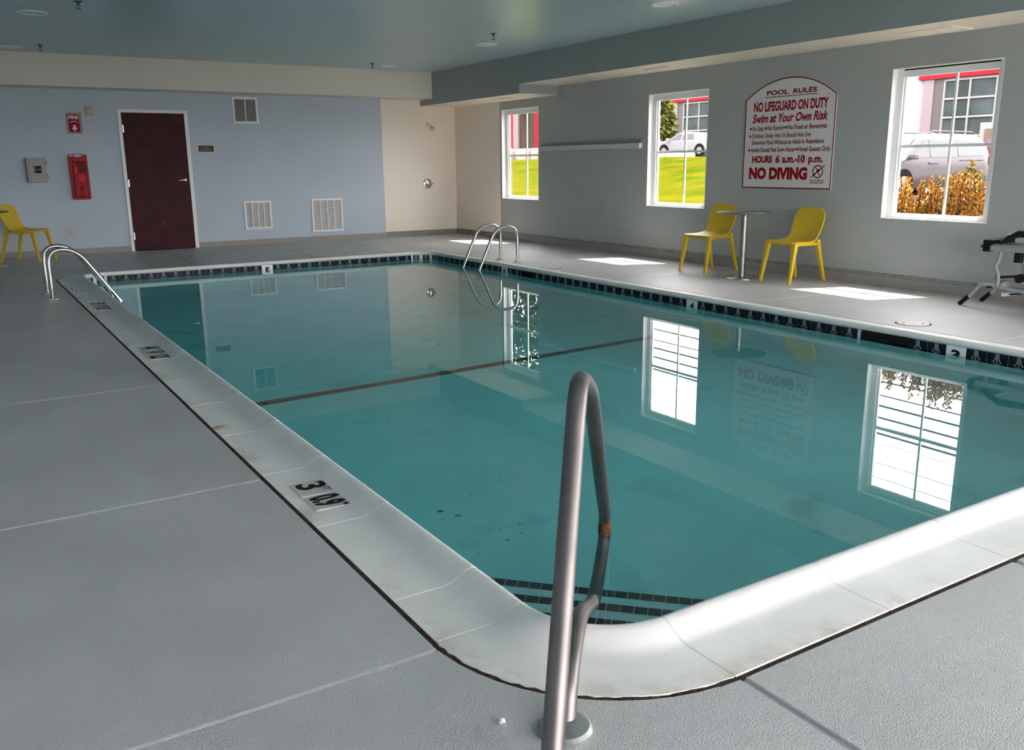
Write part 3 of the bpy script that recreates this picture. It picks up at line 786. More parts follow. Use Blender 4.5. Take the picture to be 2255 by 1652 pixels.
# ------------------------------------------------------------------ exercise machine in the right corner
em = thing('exercise_machine', 'folding tubular exercise machine with black rubber feet under the right window', 'exercise machine', (7.95, 4.0, 0))
def side(x, nm):
    M().tube(fillet([(x, 4.586, 0.088), (x, 4.496, 0.212), (x, 4.344, 0.205), (x, 3.2, 0.09)], 0.05), 0.0175, 12).build('base_tube', X['frame'], em)
    M().tube([(x, 4.668, 0.010), (x, 4.586, 0.092)], 0.0205, 12).build('rubber_foot', X['blackplastic'], em)
side(7.80, 0); side(8.15, 1)
for yy in (4.41, 4.385): M().lathe([(0.010, -0.022), (0.010, 0.0)], (7.80, yy, 0.196), 8, 0, (1, 0, 0)).build('bolt', X['blackplastic'], em)
M().tube(smoothpath([(7.80, 4.336, 0.205), (7.80, 4.342, 0.31), (7.80, 4.372, 0.376), (7.80, 4.35, 0.44), (7.80, 4.339, 0.515)], 6), 0.0175, 12).build('curved_post', X['frame'], em)
M().tube(fillet([(7.80, 4.33, 0.205), (7.95, 4.27, 0.235), (8.15, 4.33, 0.2)], 0.05), 0.014, 10).build('cross_tube', X['frame'], em)
M().cbox(7.775, 7.81, 3.25, 4.46, 0.517, 0.562, 0.004).build('side_rail', X['frame'], em)
M().cbox(8.12, 8.155, 3.25, 4.46, 0.517, 0.562, 0.004).build('side_rail', X['frame'], em)
M().cbox(7.765, 8.165, 4.425, 4.49, 0.508, 0.612, 0.006).build('end_block', X['blackplastic'], em)
M().box(7.80, 8.13, 3.3, 4.43, 0.556, 0.572).build('platform', X['grey'], em)
M().prism([(4.48, 0.598), (4.48, 0.620), (4.27, 0.655), (4.27, 0.632)], 7.79, 8.14, axis='x').build('top_panel', X['frame'], em)
M().lathe([(0.012, 0), (0.012, 0.03)], (7.80, 4.49, 0.55), 10, 0, (0, 1, 0)).build('knob', X['blackplastic'], em)
M().tube([(7.79, 4.36, 0.592), (7.79, 4.195, 0.68), (7.79, 3.95, 0.66), (7.79, 3.6, 0.60)], [0.018, 0.032, 0.032, 0.02], 10).build('padded_arm', X['blackplastic'], em)
M().tube(fillet([(7.775, 4.335, 0.608), (7.775, 4.28, 0.672), (7.775, 4.21, 0.664)], 0.02), 0.006, 8).build('wire_handle', X['steel'], em)
M().cbox(7.78, 7.83, 4.150, 4.212, 0.43, 0.515, 0.006).build('clamp', X['blackplastic'], em)
M().tube([(7.86, 4.13, 0.30), (7.86, 4.13, 0.55)], 0.028, 12).build('column', X['frame'], em)
M().tube([(8.15, 4.515, 0.245), (7.98, 4.2, 0.30), (7.9, 3.9, 0.31)], 0.012, 8).build('lift_bar', X['blackplastic'], em)
M().cbox(8.10, 8.13, 4.50, 4.535, 0.225, 0.275, 0.004).build('bar_end', X['blackplastic'], em)
M().lathe([(0.0, 0), (0.038, 0.0), (0.038, 0.05), (0.0, 0.05)], (7.77, 4.142, 0.297), 20, 0, (1, 0, 0)).build('roller', X['blackplastic'], em)
M().tube(fillet([(7.80, 4.31, 0.222), (7.83, 4.27, 0.252), (7.86, 4.1, 0.262), (7.86, 3.5, 0.2)], 0.03), 0.013, 10).build('inner_tube', X['frame'], em)
M().tube([(7.83, 4.30, 0.135), (7.83, 4.16, 0.158)], [0.018, 0.010], 10).build('pedal', X['whitetile'], em)
M().tube([(7.83, 4.27, 0.14), (7.80, 4.10, 0.17), (7.80, 3.95, 0.165)], 0.008, 8).build('pedal_arm', X['blackplastic'], em)
M().tube(fillet([(7.80, 3.2, 0.09), (7.80, 3.12, 0.02), (8.15, 3.12, 0.02), (8.15, 3.2, 0.09)], 0.03), 0.0175, 12).build('rear_foot', X['frame'], em)
M().tube([(7.82, 3.5, 0.14), (7.82, 3.45, 0.53)], 0.0175, 12).build('rear_post', X['frame'], em)
M().tube([(8.14, 4.30, 0.2), (8.14, 4.32, 0.53)], 0.0175, 12).build('far_post', X['frame'], em)

# ------------------------------------------------------------------ pool rules sign
xs_ = XR-0.012
sg = thing('pool_rules_sign', 'arched white pool rules sign with dark red lettering between two windows', 'sign', (XR, 7.27, 0.99))
SY0, SY1, SZ0, SZ1, SZT = 6.619, 7.931, 0.992, 2.016, 2.239
def sign_outline(t):
    hwid = (SY1-SY0)/2; rise = SZT-SZ1; Rr = (hwid*hwid+rise*rise)/(2*rise); cyy = (SY0+SY1)/2; czz = SZT-Rr; a = math.asin(hwid/Rr)
    p = [(SY0+t, SZ0+t), (SY0+t, SZ1-t*0.4)]
    aa = math.asin((hwid-t)/(Rr-t))
    p += [(cyy+(Rr-t)*math.sin(-aa+2*aa*k/24), czz+(Rr-t)*math.cos(-aa+2*aa*k/24)) for k in range(1, 24)]
    return p + [(SY1-t, SZ1-t*0.4), (SY1-t, SZ0+t)]
M().prism(sign_outline(0), XR-0.012, XR-0.001, axis='x').build('sign_board', X['signwhite'], sg)
o1 = sign_outline(0.0); o2 = sign_outline(0.013); n = len(o1); bd = M()
bd.add([(xs_-0.001, y, z) for y, z in o1] + [(xs_-0.001, y, z) for y, z in o2], [[i, (i+1) % n, n+(i+1) % n, n+i] for i in range(n)])
bd.build('border', X['maroon'], sg, recalc=False)
SR, SU = (0, -1, 0), (0, 0, 1)
def sline(s, y0_, y1_, z0_, h, m, bold, shear=0.0, nm='lettering'):
    return text(nm, s, m, sg, (xs_, y0_, z0_), SR, SU, width=y0_-y1_, height=h, bold=bold, shear=shear, depth=0.0015)
sline('POOL  RULES', 7.61, 6.891, 2.057, 0.052, X['maroon'], 0.028)
M().box(xs_-0.0015, xs_, 6.878, 7.638, 2.030, 2.037).build('underline', X['maroon'], sg)
sline('NO LIFEGUARD ON DUTY', 7.80, 6.722, 1.881, 0.106, X['red'], 0.040)
sline('Swim at Your Own Risk', 7.812, 6.712, 1.752, 0.097, X['red'], 0.030, 0.25)
def dot(y, z): M().lathe([(0.015, 0), (0.015, 0.0015), (0, 0.0015)], (xs_, y, z), 12, 0, (-1, 0, 0)).build('bullet', X['maroon'], sg)
sline('No Glass', 7.805, 7.632, 1.661, 0.052, X['maroon'], 0.018); dot(7.835, 1.685)
sline('No Running', 7.570, 7.325, 1.661, 0.052, X['maroon'], 0.018); dot(7.598, 1.685)
sline('No Food or Beverages', 7.270, 6.722, 1.661, 0.052, X['maroon'], 0.018); dot(7.298, 1.685)
sline('Children Under Age 16 Should Not Use', 7.813, 6.937, 1.576, 0.052, X['maroon'], 0.018); dot(7.84, 1.598)
sline('Swimming Pool Without an Adult In Attendance', 7.806, 6.748, 1.499, 0.052, X['maroon'], 0.018)
sline('Adults Should Not Swim Alone', 7.818, 7.155, 1.413, 0.054, X['maroon'], 0.018); dot(7.845, 1.437)
sline('Hotel Guests Only', 7.095, 6.655, 1.413, 0.054, X['maroon'], 0.018); dot(7.125, 1.437)
M().box(xs_-0.0008, xs_, 7.335, 7.445, 1.275, 1.385).build('numeral_patch', X['patch'], sg)
M().box(xs_-0.0008, xs_, 6.975, 7.10, 1.275, 1.395).build('numeral_patch', X['patch'], sg)
sline('HOURS', 7.787, 7.475, 1.292, 0.078, X['red'], 0.05); sline('6', 7.425, 7.365, 1.292, 0.080, X['red'], 0.05)
sline('a.m.-', 7.325, 7.105, 1.292, 0.058, X['red'], 0.04); sline('10', 7.095, 6.995, 1.292, 0.080, X['red'], 0.05); sline('p.m.', 6.945, 6.748, 1.292, 0.056, X['red'], 0.04)
sline('NO DIVING', 7.826, 6.950, 1.107, 0.130, X['red'], 0.06)
ym, zm_, r0, r1 = 6.806, 1.188, 0.060, 0.073; k = 32; sy = M()
sy.add([(xs_-0.0015, ym+r0*math.cos(2*PI*i/k), zm_+r0*math.sin(2*PI*i/k)) for i in range(k)] + [(xs_-0.0015, ym+r1*math.cos(2*PI*i/k), zm_+r1*math.sin(2*PI*i/k)) for i in range(k)], [[i, (i+1) % k, k+(i+1) % k, k+i] for i in range(k)])
def sbar(p, q, w):
    p = Vector((xs_-0.0016, *p)); q = Vector((xs_-0.0016, *q)); d_ = (q-p).normalized(); nn = Vector((0, -d_.z, d_.y))*w/2
    sy.add([p+nn, p-nn, q-nn, q+nn], [(0, 1, 2, 3)])
sbar((6.90, 1.118), (6.712, 1.258), 0.010); sbar((6.845, 1.245), (6.768, 1.135), 0.010)
sbar((6.815, 1.18), (6.782, 1.212), 0.026); sbar((6.858, 1.147), (6.828, 1.172), 0.016)
for zz in (1.088, 1.064):
    pts = [(6.91-0.195*i/24, zz+0.0065*math.cos(2*PI*3*i/24)) for i in range(25)]
    for p, q in zip(pts[:-1], pts[1:]): sbar(p, q, 0.008)
sy.build('no_diving_symbol', X['maroon'], sg, recalc=False)
for y, z in ((7.755, 2.005), (6.73, 2.02), (7.79, 1.10), (7.17, 1.0), (6.795, 1.10)):
    M().lathe([(0.006, 0), (0.005, 0.003), (0, 0.004)], (xs_-0.001, y, z), 8, 0, (-1, 0, 0)).build('screw', X['black'], sg)

# painted ledge on the right wall
lg = thing('wall_ledge', 'long painted wooden ledge fixed to the grey wall between two windows', 'ledge', (XR, 11.08, 1.5))
X['ledgetop'] = mat('ledge_dark', (0.24, 0.27, 0.275), 0.5); X['ledgefront'] = mat('ledge_pale', (0.56, 0.58, 0.57), 0.5)  # upper strip set darker, front board paler
M().cbox(XR-0.030, XR, 9.84, 12.33, 1.572, 1.618, 0.003).build('top_strip', X['ledgetop'], lg)
M().cbox(XR-0.060, XR, 9.84, 12.33, 1.500, 1.572, 0.004).build('front_board', X['ledgefront'], lg)

# ------------------------------------------------------------------ things on the back wall
def yb(o): return YBL-o
def vent(label, x0, x1, z0, z1, cols, nsl, dark=False):
    t = thing('air_vent', label, 'vent', ((x0+x1)/2, YBL, z0), 0, 'air vents on the blue wall')
    f = M(); w = 0.032
    f.box(x0, x1, yb(0.018), yb(0), z0, z0+w); f.box(x0, x1, yb(0.018), yb(0), z1-w, z1); f.box(x0, x0+w, yb(0.018), yb(0), z0+w, z1-w); f.box(x1-w, x1, yb(0.018), yb(0), z0+w, z1-w)
    f.build('vent_frame', X['white'], t)
    M().box(x0+w, x1-w, yb(0.003), yb(0.001), z0+w, z1-w).build('vent_back', X['dark'], t)
    cw = (x1-x0-2*w)/cols
    for c_ in range(1, cols):
        M().box(x0+w+c_*cw-0.008, x0+w+c_*cw+0.008, yb(0.017), yb(0.004), z0+w, z1-w).build('vent_bar', X['white'], t)
    hz = (z1-z0-2*w)/nsl
    sl = None
    for i in range(nsl):
        zc = z0+w+(i+0.5)*hz
        if sl is None:
            s = M(); a = hz*0.50
            s.add([(x0+w, yb(0.012), zc-a), (x1-w, yb(0.012), zc-a), (x1-w, yb(0.004), zc+a*0.55), (x0+w, yb(0.004), zc+a*0.55)], [(0, 1, 2, 3)])
            s.add([(x0+w, yb(0.013), zc-a), (x1-w, yb(0.013), zc-a), (x1-w, yb(0.012), zc-a+0.002), (x0+w, yb(0.012), zc-a+0.002)], [(0, 1, 2, 3)])
            sl = s.build('vent_slat', X['grey' if dark else 'ventslat'], t, recalc=False)
        else: inst(sl, 'vent_slat', t, (root_loc(t).x, root_loc(t).y, root_loc(t).z+i*hz))
    return t
X['ventslat'] = mat('vent_slat', (0.66, 0.64, 0.62), 0.5)
vent('small white air vent high on the blue wall right of the door', 4.185, 4.600, 1.995, 2.412, 2, 22, True)
vent('white louvred vent low on the blue wall nearer the door', 4.247, 4.712, 0.258, 0.730, 4, 18)
vent('larger white louvred vent low on the blue wall nearer the shower', 5.428, 6.000, 0.160, 0.735, 4, 18)

ph = thing('phone_box', 'grey emergency phone box with a black phone label on the blue wall', 'phone box', (1.2, YBL, 1.1))
M().cbox(1.082, 1.330, yb(0.085), yb(0), 1.110, 1.450, 0.008).build('box_body', X['boxgrey'], ph)
M().cbox(1.076, 1.336, yb(0.110), yb(0.085), 1.104, 1.456, 0.008).build('box_door', X['boxgrey'], ph)
M().cbox(1.105, 1.305, yb(0.116), yb(0.108), 1.135, 1.428, 0.004).build('raised_panel', X['boxgrey'], ph)
M().cbox(1.090, 1.118, yb(0.122), yb(0.108), 1.255, 1.30, 0.003).build('latch', X['boxgrey'], ph)
for z in (1.16, 1.20, 1.37, 1.40): M().box(1.334, 1.350, yb(0.105), yb(0.085), z-0.008, z+0.008).build('hinge_lug', X['blackplastic'], ph)
for x_ in (1.10, 1.29): M().box(x_, x_+0.035, yb(0.06), yb(0.02), 1.095, 1.111).build('foot_lug', X['boxgrey'], ph)
M().box(1.165, 1.265, yb(0.1172), yb(0.116), 1.235, 1.335).build('phone_label', X['black'], ph)
hs = M(); k = 10
pts = [(1.192, 1.318), (1.176, 1.312), (1.176, 1.258), (1.192, 1.252)]
hs.tube(fillet([(x_, yb(0.1176), z) for x_, z in pts], 0.02), [0.0075]+[0.005]*14+[0.0075], 6)
hs.build('handset_symbol', X['signwhite'], ph)
text('lettering', 'PHONE', X['signwhite'], ph, (1.198, yb(0.1172), 1.28), (1, 0, 0), (0, 0, 1), width=0.060, height=0.014, bold=0.02)

fe = thing('extinguisher_cabinet', 'red plastic fire extinguisher cabinet hanging on the blue wall', 'fire extinguisher', (1.78, YBL, 0.83))
M().prism([(1.655, 0.850), (1.672, 0.832), (1.890, 0.832), (1.907, 0.850), (1.907, 1.485), (1.893, 1.500), (1.668, 1.500), (1.655, 1.485)], yb(0.0), yb(0.075), axis='y').build('cabinet_shell', X['redplastic'], fe)
M().cbox(1.690, 1.878, yb(0.092), yb(0.07), 0.865, 1.40, 0.015).build('front_cover', X['redplastic'], fe)
M().cbox(1.745, 1.868, yb(0.096), yb(0.088), 1.24, 1.385, 0.008).build('dark_window', X['reddark'], fe)
M().cbox(1.700, 1.762, yb(0.102), yb(0.088), 1.21, 1.335, 0.010).build('red_block', X['redplastic2'], fe)
M().cbox(1.745, 1.850, yb(0.100), yb(0.088), 1.09, 1.20, 0.010).build('red_block', X['redplastic2'], fe)
M().lathe([(0.048, 0), (0.050, 0.02), (0.050, 0.13), (0.035, 0.17)], (1.800, yb(0.055), 0.88), 18).build('cylinder_bulge', X['redplastic'], fe)
M().box(1.703, 1.709, yb(0.0945), yb(0.091), 0.90, 1.16).box(1.703, 1.765, yb(0.0945), yb(0.091), 0.895, 0.901).build('highlight_strip', X['redplastic2'], fe)
M().cbox(1.722, 1.838, yb(0.080), yb(0.070), 1.462, 1.515, 0.003).build('label_holder', X['blackplastic'], fe)
M().box(1.732, 1.830, yb(0.0815), yb(0.079), 1.468, 1.508).build('paper_label', X['signwhite'], fe)
text('lettering', 'PULL DOWN', X['black'], fe, (1.742, yb(0.0815), 1.488), (1, 0, 0), (0, 0, 1), width=0.078, height=0.012, bold=0.03)
M().box(1.662, 1.720, yb(0.0765), yb(0.074), 1.475, 1.490).build('white_strip', X['signwhite'], fe)

fs_ = thing('fire_sign', 'red and white striped fire extinguisher sign with a downward arrow', 'sign', (1.79, YBL, 1.8))
fx0, fx1, fz0, fz1 = 1.684, 1.905, 1.806, 2.116
M().box(fx0, fx1, yb(0.004), yb(0), fz0, fz1).build('sign_plate', X['signwhite'], fs_)
sp = M(); bw_ = 0.034; yy = yb(0.0048)
def stripes_h(z0_, z1_):
    nst = 7; st = (fx1-fx0)/nst
    for i in range(nst):
        a = fx0+i*st; s_ = 0.018
        q = [(a, z0_), (a+st*0.5, z0_), (min(a+st*0.5+s_, fx1), z1_), (min(a+s_, fx1), z1_)]
        sp.add([(x_, yy, z) for x_, z in q], [(0, 1, 2, 3)])
def stripes_v(x0_, x1_):
    nst = 9; st = (fz1-fz0-2*bw_*0.8)/nst
    for i in range(nst):
        a = fz0+bw_*0.8+i*st
        q = [(x0_, a), (x1_, a+0.016), (x1_, a+0.016+st*0.5), (x0_, a+st*0.5)]
        sp.add([(x_, yy, z) for x_, z in q], [(0, 1, 2, 3)])
stripes_h(fz0, fz0+bw_*0.8); stripes_h(fz1-bw_*0.8, fz1); stripes_v(fx0, fx0+bw_); stripes_v(fx1-bw_, fx1)
sp.build('stripe_border', X['reddark'], fs_, recalc=False)
M().box(fx0+bw_, fx1-bw_, yb(0.0050), yb(0.004), fz0+bw_*0.8, fz1-bw_*0.8).build('red_field', X['red'], fs_)
text('lettering', 'FIRE', X['signwhite'], fs_, (fx0+0.042, yb(0.0050), 2.025), (1, 0, 0), (0, 0, 1), width=0.135, height=0.048, bold=0.06)
ar = M(); cx = 1.797
ar.add([(x_, yb(0.0056), z) for x_, z in ((cx-0.018, 1.935), (cx+0.018, 1.935), (cx+0.018, 1.895), (cx+0.046, 1.895), (cx, 1.845), (cx-0.046, 1.895), (cx-0.018, 1.895))], [(0, 1, 2, 3, 4, 5, 6)])
pa = [(cx+0.09*math.sin(a), 1.90+0.09*math.cos(a)) for a in [(-0.75+1.5*i/12) for i in range(13)]]
for p, q in zip(pa[:-1], pa[1:]): ar.add([(p[0], yb(0.0056), p[1]-0.005), (q[0], yb(0.0056), q[1]-0.005), (q[0], yb(0.0056), q[1]+0.005), (p[0], yb(0.0056), p[1]+0.005)], [(0, 1, 2, 3)])
ar.build('arrow', X['signwhite'], fs_, recalc=False)

sn = thing('alarm_strobe', 'small beige alarm unit with a clear lens beside the fire sign', 'alarm', (2.02, YBL, 2.07))
M().cbox(1.968, 2.078, yb(0.035), yb(0), 2.068, 2.220, 0.008).build('housing', X['beige'], sn)
M().cbox(1.985, 2.050, yb(0.045), yb(0.03), 2.085, 2.205, 0.008).build('face', X['beige'], sn)
for x_ in (2.01, 2.032): M().lathe([(0.009, 0), (0.007, 0.012), (0, 0.014)], (x_, yb(0.045), 2.135), 12, 0, (0, -1, 0)).build('lens', X['whitetile'], sn)

ou = thing('wall_plate', 'beige blank wall plate low on the blue wall beside the chair', 'wall plate', (1.565, YBL, 0.29))
M().cbox(1.528, 1.597, yb(0.008), yb(0), 0.288, 0.402, 0.003).build('plate', X['beige'], ou)
for z in (0.31, 0.38): M().lathe([(0.004, 0), (0.003, 0.002), (0, 0.002)], (1.562, yb(0.008), z), 8, 0, (0, -1, 0)).build('screw', X['steel'], ou)

dn = thing('door_sign', 'small brown door sign in a pale frame right of the door', 'sign', (3.70, YBL, 1.53))
M().cbox(3.558, 3.840, yb(0.010), yb(0), 1.530, 1.652, 0.002).build('sign_frame', X['signwhite'], dn)
M().box(3.582, 3.828, yb(0.012), yb(0.009), 1.540, 1.640).build('sign_face', X['brown'], dn)
text('lettering', 'POOL', X['tan'], dn, (3.662, yb(0.012), 1.597), (1, 0, 0), (0, 0, 1), width=0.088, height=0.022, bold=0.01)
text('lettering', 'EQUIPMENT', X['tan'], dn, (3.618, yb(0.012), 1.562), (1, 0, 0), (0, 0, 1), width=0.176, height=0.022, bold=0.01)

# shower
sh = thing('wall_shower', 'chrome shower head on a short arm high on the cream tile', 'shower head', (7.72, YB, 2.0))
M().lathe([(0.028, 0), (0.024, 0.008), (0.012, 0.012)], (7.72, YB-0.006, 2.055), 16, 0, (0, -1, 0)).tube(fillet([(7.72, YB-0.01, 2.055), (7.735, YB-0.08, 2.05), (7.755, YB-0.14, 2.0)], 0.04), 0.010, 10).build('arm', X['chrome'], sh)
ax = Vector((0.35, -0.45, -0.75)).normalized()
M().lathe([(0.012, -0.01), (0.018, 0.0), (0.026, 0.03), (0.045, 0.065), (0.050, 0.085), (0.046, 0.092), (0.0, 0.092)], (7.755, YB-0.14, 2.0), 20, 0, ax).build('spray_head', X['chrome'], sh)
sv = thing('shower_valve', 'round chrome shower valve with a lever on the cream tile', 'valve', (7.715, YB, 0.95))
M().lathe([(0.095, 0), (0.092, 0.006), (0.080, 0.012), (0.045, 0.018), (0.040, 0.045), (0.0, 0.05)], (7.72, YB-0.006, 0.955), 28, 0, (0, -1, 0)).build('round_plate', X['chrome'], sv)
M().tube([(7.72, YB-0.055, 0.955), (7.77, YB-0.065, 0.955), (7.82, YB-0.070, 0.958)], [0.022, 0.013, 0.009], 10).build('lever', X['chrome'], sv)

# ------------------------------------------------------------------ vents in the beam, lights and sprinklers in the ceiling
def bvent(label, y0_, y1_, z, x0_=7.885, x1_=8.24):
    t = thing('beam_vent', label, 'vent', ((x0_+x1_)/2, (y0_+y1_)/2, z), 0, 'vents under the beam')
    f = M(); w = 0.025; zt, zb = z, z-0.014
    f.box(x0_, x1_, y0_, y0_+w, zb, zt); f.box(x0_, x1_, y1_-w, y1_, zb, zt); f.box(x0_, x0_+w, y0_+w, y1_-w, zb, zt); f.box(x1_-w, x1_, y0_+w, y1_-w, zb, zt)
    f.box(x0_+w, x1_-w, (y0_+y1_)/2-0.008, (y0_+y1_)/2+0.008, zb, zt)
    f.build('vent_frame', X['cream'], t)
    M().box(x0_+w, x1_-w, y0_+w, y1_-w, z-0.003, z-0.001).build('vent_back', X['grey'], t)
    sl = None
    for i in range(12):
        xx = x0_+w+(i+0.5)*(x1_-x0_-2*w)/12
        if sl is None:
            s = M().add([(xx-0.012, y0_+w, z-0.004), (xx-0.012, y1_-w, z-0.004), (xx+0.010, y1_-w, z-0.012), (xx+0.010, y0_+w, z-0.012)], [(0, 1, 2, 3)])
            sl = s.build('vent_slat', X['cream'], t, recalc=False); x_first = xx
        else: inst(sl, 'vent_slat', t, (root_loc(t).x+xx-x_first, root_loc(t).y, root_loc(t).z))
bvent('flat cream vent under the beam above the right window', 5.08, 5.59, ZB1)
bvent('flat cream vent under the beam above the middle window', 8.87, 9.33, ZB1)
bvent('flat cream vent under the lower beam above the far window', 12.60, 13.08, ZB2)

def downlight(x, y, label):
    t = thing('recessed_light', label, 'ceiling light', (x, y, ZC), 0, 'recessed ceiling lights')
    M().lathe([(0.152, 0.0), (0.150, -0.010), (0.128, -0.014), (0.122, -0.006), (0.122, -0.003)], (x, y, ZC), 36).build('trim_ring', X['white'], t)
    M().lathe([(0.0, -0.004), (0.122, -0.005), (0.122, -0.003), (0.0, -0.003)], (x, y, ZC), 36).build('lens', X['white'], t)
for x, y, l in ((1.03, 11.08, 'unlit recessed ceiling light at the upper left, the larger of the left pair'),
                (1.00, 14.25, 'unlit recessed ceiling light beside the cream soffit at the far left'),
                (6.55, 7.44, 'unlit recessed ceiling light at the top edge, nearest along the beam'),
                (6.55, 11.06, 'unlit recessed ceiling light in the middle of the row along the beam'),
                (6.50, 14.12, 'unlit recessed ceiling light near the far corner of the beam')):
    downlight(x, y, l)
X['bronze'] = mat('bronze_metal', (0.10, 0.085, 0.075), 0.4, 0.6)
def sprinkler(x, y, label):
    t = thing('fire_sprinkler', label, 'sprinkler', (x, y, ZC), 0, 'ceiling sprinklers')
    M().lathe([(0.045, 0.0), (0.038, -0.006), (0.014, -0.008)], (x, y, ZC), 16).build('escutcheon', X['bronze'], t)
    b_ = M().lathe([(0.013, -0.006), (0.013, -0.03), (0.007, -0.034)], (x, y, ZC), 10)
    for s in (1, -1): b_.tube([(x+0.012*s, y, ZC-0.03), (x+0.016*s, y, ZC-0.045), (x, y, ZC-0.066)], 0.003, 6)
    b_.build('body', X['bronze'], t)
    M().lathe([(0.0, -0.066), (0.026, -0.068), (0.026, -0.072), (0.0, -0.072)], (x, y, ZC), 14).build('deflector', X['bronze'], t)
for x, y, l in ((1.36, 10.17, 'ceiling sprinkler at the top edge beside the upper left light'), (1.335, 13.89, 'ceiling sprinkler beside the far left light by the soffit'),
                (6.10, 13.90, 'ceiling sprinkler left of the farthest light by the beam'), (6.11, 10.13, 'ceiling sprinkler above the middle light of the beam row')):
    sprinkler(x, y, l)

# round cover plates in the deck
def cover(x, y, label, r=0.128):
    t = thing('deck_cover', label, 'cover plate', (x, y, 0))
    M().lathe([(r+0.012, 0.0), (r+0.010, 0.0015), (r, 0.0015)], (x, y, 0), 36).build('rim', X['joint'], t)
    M().lathe([(r, 0.0), (r-0.002, 0.004), (0, 0.004)], (x, y, 0), 36).build('plate', X['drain'], t)
    for s in (1, -1): M().lathe([(0.012, 0.003), (0.012, 0.0045), (0, 0.0045)], (x+0.05*s, y-0.055*s, 0), 10).build('lift_hole', X['dark'], t)
cover(6.59, 4.32, 'round pinkish skimmer cover in the deck near the exercise machine')
cover(6.475, 9.37, 'round pale skimmer cover in the deck near the right ladder', 0.12)
pb = M(); 
bm_ = bmesh.new(); bmesh.ops.create_icosphere(bm_, subdivisions=2, radius=0.008)
rp_ = random.Random(3)
for v in bm_.verts: v.co = Vector((0.966, 1.605, 0.0065)) + Vector((v.co.x*(0.8+0.5*rp_.random()), v.co.y*(0.8+0.5*rp_.random()), v.co.z*0.8))
pb.add([v.co[:] for v in bm_.verts], [[v.index for v in f_.verts] for f_ in bm_.faces]); bm_.free()
tag(pb.build('pebble', X['whitetile']), 'tiny white pebble on the deck beside the handrail base', 'pebble')
# ------------------------------------------------------------------ outside
X['lawn'] = mat('lawn_grass', (0.022, 0.036, 0.0015), 0.9, col2=(0.058, 0.050, 0.003), vscale=1.1, detail=8, bump=0.6, bscale=30, bdist=0.03, spec=0.0)
X['asphalt'] = mat('asphalt', (0.06, 0.057, 0.057), 0.9, var=0.15, vscale=8, spec=0.0)
X['concrete'] = mat('pale_concrete', (0.22, 0.20, 0.19), 0.9, var=0.1, vscale=3, spec=0.0)
X['bwhite'] = mat('building_white', (0.17, 0.165, 0.17), 0.7, var=0.03, vscale=1, spec=0.0)
X['bpink'] = mat('building_pale', (0.13, 0.105, 0.11), 0.7, spec=0.0)
X['bdark'] = mat('building_grey', (0.06, 0.055, 0.055), 0.7, spec=0.0)
X['bred'] = mat('red_fascia', (0.14, 0.010, 0.016), 0.5, spec=0.0)
X['mull'] = mat('white_mullion', (0.16, 0.15, 0.14), 0.5, spec=0.0)
X['shopglass'] = mat('shop_glass', (0.030, 0.038, 0.038), 0.08, var=0.3, vscale=0.6, spec=0.0)
X['shopinside'] = mat('shop_interior', (0.10, 0.08, 0.06), 0.8, var=0.3, vscale=0.5, spec=0.0)
X['vanpaint'] = mat('van_paint', (0.030, 0.024, 0.026), 0.30, spec=0.3)
X['carwhite'] = mat('car_white', (0.17, 0.17, 0.175), 0.3, spec=0.15)
X['carred'] = mat('car_red', (0.08, 0.004, 0.010), 0.3, spec=0.15)
X['carglass'] = mat('car_glass', (0.03, 0.034, 0.038), 0.15, spec=0.25)
X['tyre'] = mat('tyre', (0.008, 0.008, 0.009), 0.8, spec=0.0)
X['hub'] = mat('wheel_hub', (0.20, 0.19, 0.19), 0.4, 0.5, spec=0.0)
X['taillamp'] = mat('tail_lamp', (0.26, 0.012, 0.012), 0.25, spec=0.0)
X['leafo'] = mat('orange_leaf', (0.25, 0.095, 0.022), 0.6, col2=(0.31, 0.15, 0.03), vscale=5, spec=0.0)
X['leafy'] = mat('yellow_leaf', (0.20, 0.15, 0.014), 0.6, col2=(0.25, 0.17, 0.02), vscale=4, spec=0.0)
X['leafg'] = mat('dark_leaf', (0.012, 0.022, 0.008), 0.7, col2=(0.035, 0.045, 0.015), vscale=1.5, spec=0.0)
X['leafl'] = mat('light_leaf', (0.045, 0.055, 0.007), 0.7, col2=(0.08, 0.08, 0.016), vscale=1.5, spec=0.0)
X['bark'] = mat('bark', (0.035, 0.025, 0.02), 0.9, var=0.3, vscale=6, spec=0.0)
X['wire'] = mat('cable', (0.03, 0.03, 0.035), 0.7, spec=0.0)
X['stone'] = mat('kerb_stone', (0.19, 0.155, 0.13), 0.9, var=0.25, vscale=2, spec=0.0)

def sstep(a, b, x):
    t = max(0.0, min(1.0, (x-a)/(b-a))); return t*t*(3-2*t)
def gz(x, y):
    r = y/max(x, 1.0); a = sstep(0.80, 0.98, r)
    z = 0.45 + a*(sstep(12.5, 21.5, x)*1.03 + max(0, x-21.5)*0.008)
    return z + (1-a)*(-0.22*sstep(11, 19, x) + 1.25*sstep(30, 48, x))
def terrain(name, x0, x1, y0, y1, nx, ny, m, dz=0.0, keep=None):
    vs = []; fs = []
    for i in range(nx+1):
        for j in range(ny+1):
            x = x0+(x1-x0)*(i/nx)**1.6; y = y0+(y1-y0)*j/ny; vs.append((x, y, gz(x, y)+dz))
    for i in range(nx):
        for j in range(ny):
            c = vs[i*(ny+1)+j]
            if keep is None or keep(c[0], c[1]): fs.append((i*(ny+1)+j, (i+1)*(ny+1)+j, (i+1)*(ny+1)+j+1, i*(ny+1)+j+1))
    mm = M(); mm.add(vs, fs, 0, True); o = mm.build(name, m, recalc=False); return struct(o)
terrain('lawn', XR+WT, 120, -60, 130, 60, 110, X['lawn'])
